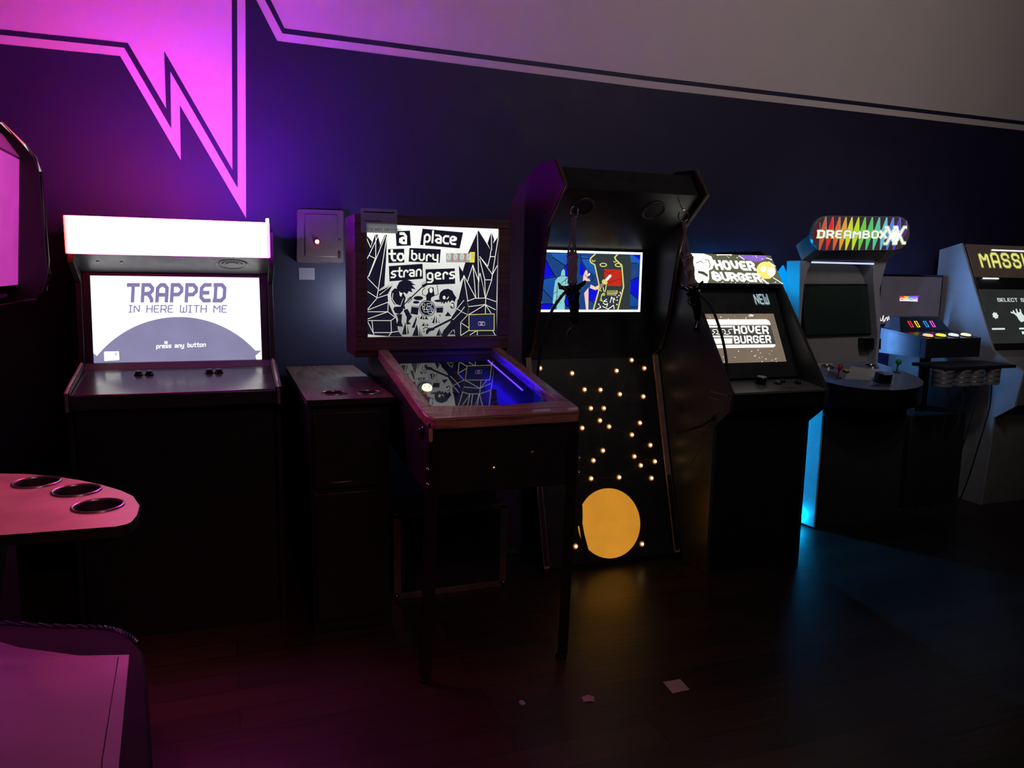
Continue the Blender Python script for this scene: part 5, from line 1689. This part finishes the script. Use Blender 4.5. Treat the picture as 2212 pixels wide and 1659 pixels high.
# ------------------------------------------------------------------ grey cabinet with the yellow marquee at the right
def cab_yellow():
    r = thing('arcade_cabinet', 'pale grey arcade cabinet at the right edge with yellow marquee and monster screen', 'arcade machine', (5.05, 3.8, 0))
    SV = M('pale_grey_laminate', (152, 150, 152), 0.5)
    prof = [(3.567, 0.0), (3.54, 0.60), (3.41, 0.695), (3.375, 0.93), (3.54, 1.006), (3.60, 1.045), (3.912, 1.74), (4.08, 1.697), (4.08, 0.0)]
    for x0, x1 in ((4.70, 4.72), (5.40, 5.42)):
        s = MB()
        s.yz(prof, x0, x1, SV)
        s.build('side_panel', r, 0.003)
    b = MB()
    b.yz([(3.58, 0.0), (3.555, 0.61), (3.43, 0.70), (3.395, 0.925), (3.545, 0.995), (3.62, 1.045), (3.925, 1.72), (4.06, 1.69), (4.06, 0.0)], 4.7205, 5.3995, M('grey_body', (120, 112, 110), 0.55))
    b.build('body', r)
    P0 = Vector((4.7, 3.9, 1.74))
    V = Vector((0, -0.3, -0.695))
    Q = lambda x, s, d=0.0: P0 + Vector((x, 0, 0)) + V * s + Vector((0, -0.695, 0.3)).normalized() * d
    def slab(name, x0, x1, s0, s1, mat, d0=-0.004, d1=0.002, parent=None, label=None):
        k = MB()
        k.prism([Q(x0, s0, d0), Q(x1, s0, d0), Q(x1, s1, d0), Q(x0, s1, d0)], Vector((0, -0.695, 0.3)).normalized() * (d1 - d0), mat)
        return k.build(name, parent or r, 0.001, label=label)
    mq = slab('marquee', 0.022, 0.698, 0.012, 0.325, E('marquee_brown_lit', (50, 41, 37), 0.9, base=(60, 52, 48)), d1=0.003)
    a = Art([(0, 0), (676, 0), (676, 313), (0, 313)], Q(0.022, 0.325, 0.0036), (0.676, 0, 0), V * -0.313)
    Y0, Y1, Y2 = E('marquee_glow_dim', (110, 108, 50), 0.9), E('marquee_glow_mid', (176, 174, 84), 1.0), E('marquee_glow_core', (226, 224, 128), 1.05)
    for w, m, l in ((1.75, Y0, 1), (1.35, Y1, 2), (0.8, Y2, 3)):
        a.text('MASSi', 92, 211, (15.2, 0), (0, -20.6), w, m, l, gap=2.6, ch=0.9)
    a.build('marquee_lettering', mq, label='blurred glowing yellow lettering')
    for x0, x1, s0 in ((0.245, 0.560, 0.064), (0.085, 0.228, 0.342)):  # thin emissive white bars, one on the marquee, one just below
        k = MB()
        k.tube([Q(x0, s0, 0.007), Q(x1, s0, 0.007)], 0.0045, E('white_glow_bar', (255, 250, 245), 1.6 if x0 > 0.2 else 0.8), 8)
        k.build('glow_bar', r, label='thin white glowing bar')
    slab('speaker_slot', 0.022, 0.698, 0.329, 0.438, BLACKM, d1=0.0015)
    sc = slab('screen_panel', 0.022, 0.698, 0.442, 0.945, E('dark_monster_screen', (44, 47, 46), 0.8, base=(14, 14, 15)), d1=0.002)
    a = Art([(0, 0), (676, 0), (676, 503), (0, 503)], Q(0.022, 0.945, 0.0026), (0.676, 0, 0), V * -0.503)
    WT = E('monster_screen_white', (226, 240, 236), 0.9)
    a.text('SELECT STAGE', 148, 116, (5.9, 0), (-0.2, -4.9), 1.1, WT, 1, gap=1.75, ch=0.6)
    def blob(cx, cy, rx, ry, spikes, seed):
        rn = random.Random(seed)
        pts = []
        N = spikes * 4
        for i in range(N):
            f = 1.0 if i % 4 else 1.28
            if i % 4 == 2:
                f = 0.92
            pts.append((cx + rx * f * math.cos(2 * math.pi * i / N), cy + ry * f * math.sin(2 * math.pi * i / N)))
        a.fill(pts, WT, 1)
    blob(84, 248, 24, 27, 7, 1)
    a.fill([(258, 200), (268, 198), (278, 224), (290, 230), (292, 186), (302, 184), (306, 222), (326, 212), (328, 188), (340, 190), (338, 222), (356, 262), (374, 282), (372, 310), (350, 316), (336, 304), (308, 312), (292, 290), (284, 258), (262, 232), (236, 226), (236, 212), (262, 216)], WT, 1)
    blob(520, 250, 40, 46, 8, 3)
    for x0, w in ((16, 120), (270, 150), (470, 120)):
        a.fill(chamfer([(x0 + 6, 364), (x0 + w, 364), (x0 + w + 4, 370), (x0 + w, 380), (x0 + 2, 380), (x0, 370), (x0 + 6, 364)], 2), WT, 1)
    a.fill([(286, 398), (312, 398), (312, 424), (286, 424)], WT, 1)
    a.build('screen_picture', sc)
    slab('bezel_lip', 0.022, 0.698, 0.949, 1.0, BLACKM, d1=0.0015)
    cpn = MB()
    cpn.prism([(4.7205, 3.396, 0.9265), (5.3995, 3.396, 0.9265), (5.3995, 3.543, 0.9965), (4.7205, 3.543, 0.9965)], (0, 0, 0.004), M('control_shelf_grey', (128, 122, 120), 0.4))
    cpn.build('control_panel', r)
    for x in (4.955, 5.12):
        j = MB()
        j.lathe((x, 3.47, 0.964), (0, -0.4, 0.9), [(0.02, 0), (0.018, 0.004)], BLACKG, 16)
        j.tube([(x, 3.469, 0.966), (x, 3.458, 1.0)], 0.006, BLACKG, 8)
        j = j.build('joystick', r)
        q = MB()
        q.ball((x, 3.454, 1.016), 0.022, BLACKG, 16)
        q.build('ball_top', j)
    return r
cab_yellow()

# ------------------------------------------------------------------ machine at the left edge
def cab_left():
    r = thing('arcade_cabinet', 'black arcade cabinet at the left edge with pale unlit marquee and glossy control panel', 'arcade machine', (-0.6, 1.0, 0))
    y0, y1 = 0.72, 1.302
    prof = [(-1.10, 0.0), (-0.40, 0.0), (-0.40, 0.76), (-0.405, 0.80), (-0.405, 0.96), (-0.41, 0.985), (-0.44, 1.10), (-0.40, 1.36), (-0.32, 1.437), (-0.256, 1.448)] + \
           [(-0.245, 1.460), (-0.2385, 1.483), (-0.2395, 1.50), (-0.241, 1.627), (-0.246, 1.645), (-0.258, 1.662), (-0.285, 1.690), (-0.32, 1.70), (-1.10, 1.70)]
    for a, b in ((y0, y0 + 0.018), (y1 - 0.018, y1)):
        s = MB()
        s.xz(prof, a, b, BLACK)
        p = s.build('side_panel', r)
        t = MB()
        ym = (a + b) / 2
        t.tube([(x, ym, z) for x, z in prof[8:17]], 0.0035, CHROME, 8)
        t.build('edge_trim', p, label='shiny edge trim')
    b = MB()
    b.xz([(-1.09, 0.0), (-0.43, 0.0), (-0.43, 0.74), (-0.40, 0.80), (-0.40, 0.9), (-0.46, 1.10), (-0.42, 1.36), (-0.29, 1.45), (-0.29, 1.655), (-0.34, 1.68), (-1.09, 1.68)], y0 + 0.0185, y1 - 0.0185, BLACKM)
    b.build('body', r)
    mq = MB()
    mq.prism([(-0.276, y0 + 0.02, 1.467), (-0.276, y1 - 0.019, 1.467), (-0.263, y1 - 0.019, 1.641), (-0.263, y0 + 0.02, 1.641)], (-0.008, 0, 0), M('pale_marquee_plexi', (205, 200, 205), 0.22))
    mq.build('marquee', r, label='pale glossy unlit marquee')
    tp = MB()
    tp.prism([(-0.262, y0 + 0.02, 1.644), (-0.262, y1 - 0.019, 1.644), (-0.281, y1 - 0.019, 1.674), (-0.281, y0 + 0.02, 1.674)], (-0.01, 0, -0.002), M('marquee_retainer', (120, 100, 110), 0.4))
    tp.build('marquee_retainer', r)
    # control panel: rounded black hood edge round a glossy printed sheet
    out = [(-0.40, 0.70), (-0.072, 0.70), (-0.092, 0.863), (-0.120, 1.117), (-0.128, 1.165), (-0.138, 1.195), (-0.152, 1.222), (-0.172, 1.245), (-0.20, 1.26), (-0.26, 1.272), (-0.345, 1.297), (-0.40, 1.305)]
    k = MB()
    k.prism([(x, y, 0.942 + 0.087 * (-0.13 - x)) for x, y in out], (0, 0, -0.11), M('dull_black_rim', (14, 14, 17), 0.75, spec=0.12))
    cpn = k.build('control_panel', r, 0.006)
    k = MB()
    k.tube(curve([(x, y, 0.941 + 0.087 * (-0.13 - x)) for x, y in out[5:11]], 4), 0.0042, CHROME, 8)
    k.build('edge_trim', cpn, label='thin shiny rim')
    inn = [(-0.395, 0.72), (-0.105, 0.72), (-0.128, 0.875), (-0.1455, 1.155), (-0.210, 1.163), (-0.290, 1.20), (-0.345, 1.243), (-0.395, 1.26)]
    k = MB()
    k.prism([(x, y, 0.9425 + 0.087 * (-0.13 - x)) for x, y in inn], (0, 0, 0.002), M('glossy_printed_sheet', (118, 92, 120), 0.2, bump=0.05, var=0.35, scale=7, spec=1.0, coat=1.0, coat_ior=2.2))
    k.build('printed_sheet', cpn, smooth=0, label='glossy printed control sheet')
    k = MB()
    k.tube([(-0.128, 0.74, 0.9445), (-0.147, 0.90, 0.946), (-0.159, 1.15, 0.947)], 0.0009, BLACKM, 6)
    k.build('sheet_seam', cpn)
    return r
cab_left()

# ------------------------------------------------------------------ litter on the floor
k = MB()
k.prism([(1.474, 2.288, 0.0004), (1.546, 2.285, 0.0004), (1.540, 2.212, 0.0004), (1.466, 2.211, 0.0004)], (0, 0, 0.0012), M('pale_card', (205, 195, 200), 0.6))
tag(k.build('paper_card', smooth=0), 'square pale paper card lying on the dark floor', 'card')
rn = random.Random(3)
def scrap(name, label, cat, x, y, sx, sy, sz):
    q = MB()
    N = 12
    prof = []
    for i in range(7):
        prof.append(i)
    pts = []
    for i in range(6):
        ring = []
        t = i / 5
        for j in range(N):
            a = 2 * math.pi * j / N
            f = (1 - t ** 1.5) * (0.75 + 0.5 * rn.random())
            ring.append((x + sx * f * math.cos(a), y + sy * f * math.sin(a), 0.0003 + sz * t * (0.8 + 0.4 * rn.random()) if i else 0.0003))
        pts.append(ring)
    m = M('crumpled_tissue', (190, 185, 188), 0.8)
    for i in range(5):
        for j in range(N):
            q.face([pts[i][j], pts[i][(j + 1) % N], pts[i + 1][(j + 1) % N], pts[i + 1][j]], m)
    q.face(pts[5], m)
    tag(q.build(name, smooth=0), label, cat)
scrap('crumpled_tissue', 'crumpled grey tissue on the floor in front of the moon cabinet', 'litter', 1.16, 2.275, 0.025, 0.02, 0.012)
scrap('paper_scrap', 'tiny white paper scrap on the floor by the pinball leg', 'litter', 0.93, 2.328, 0.010, 0.016, 0.006)
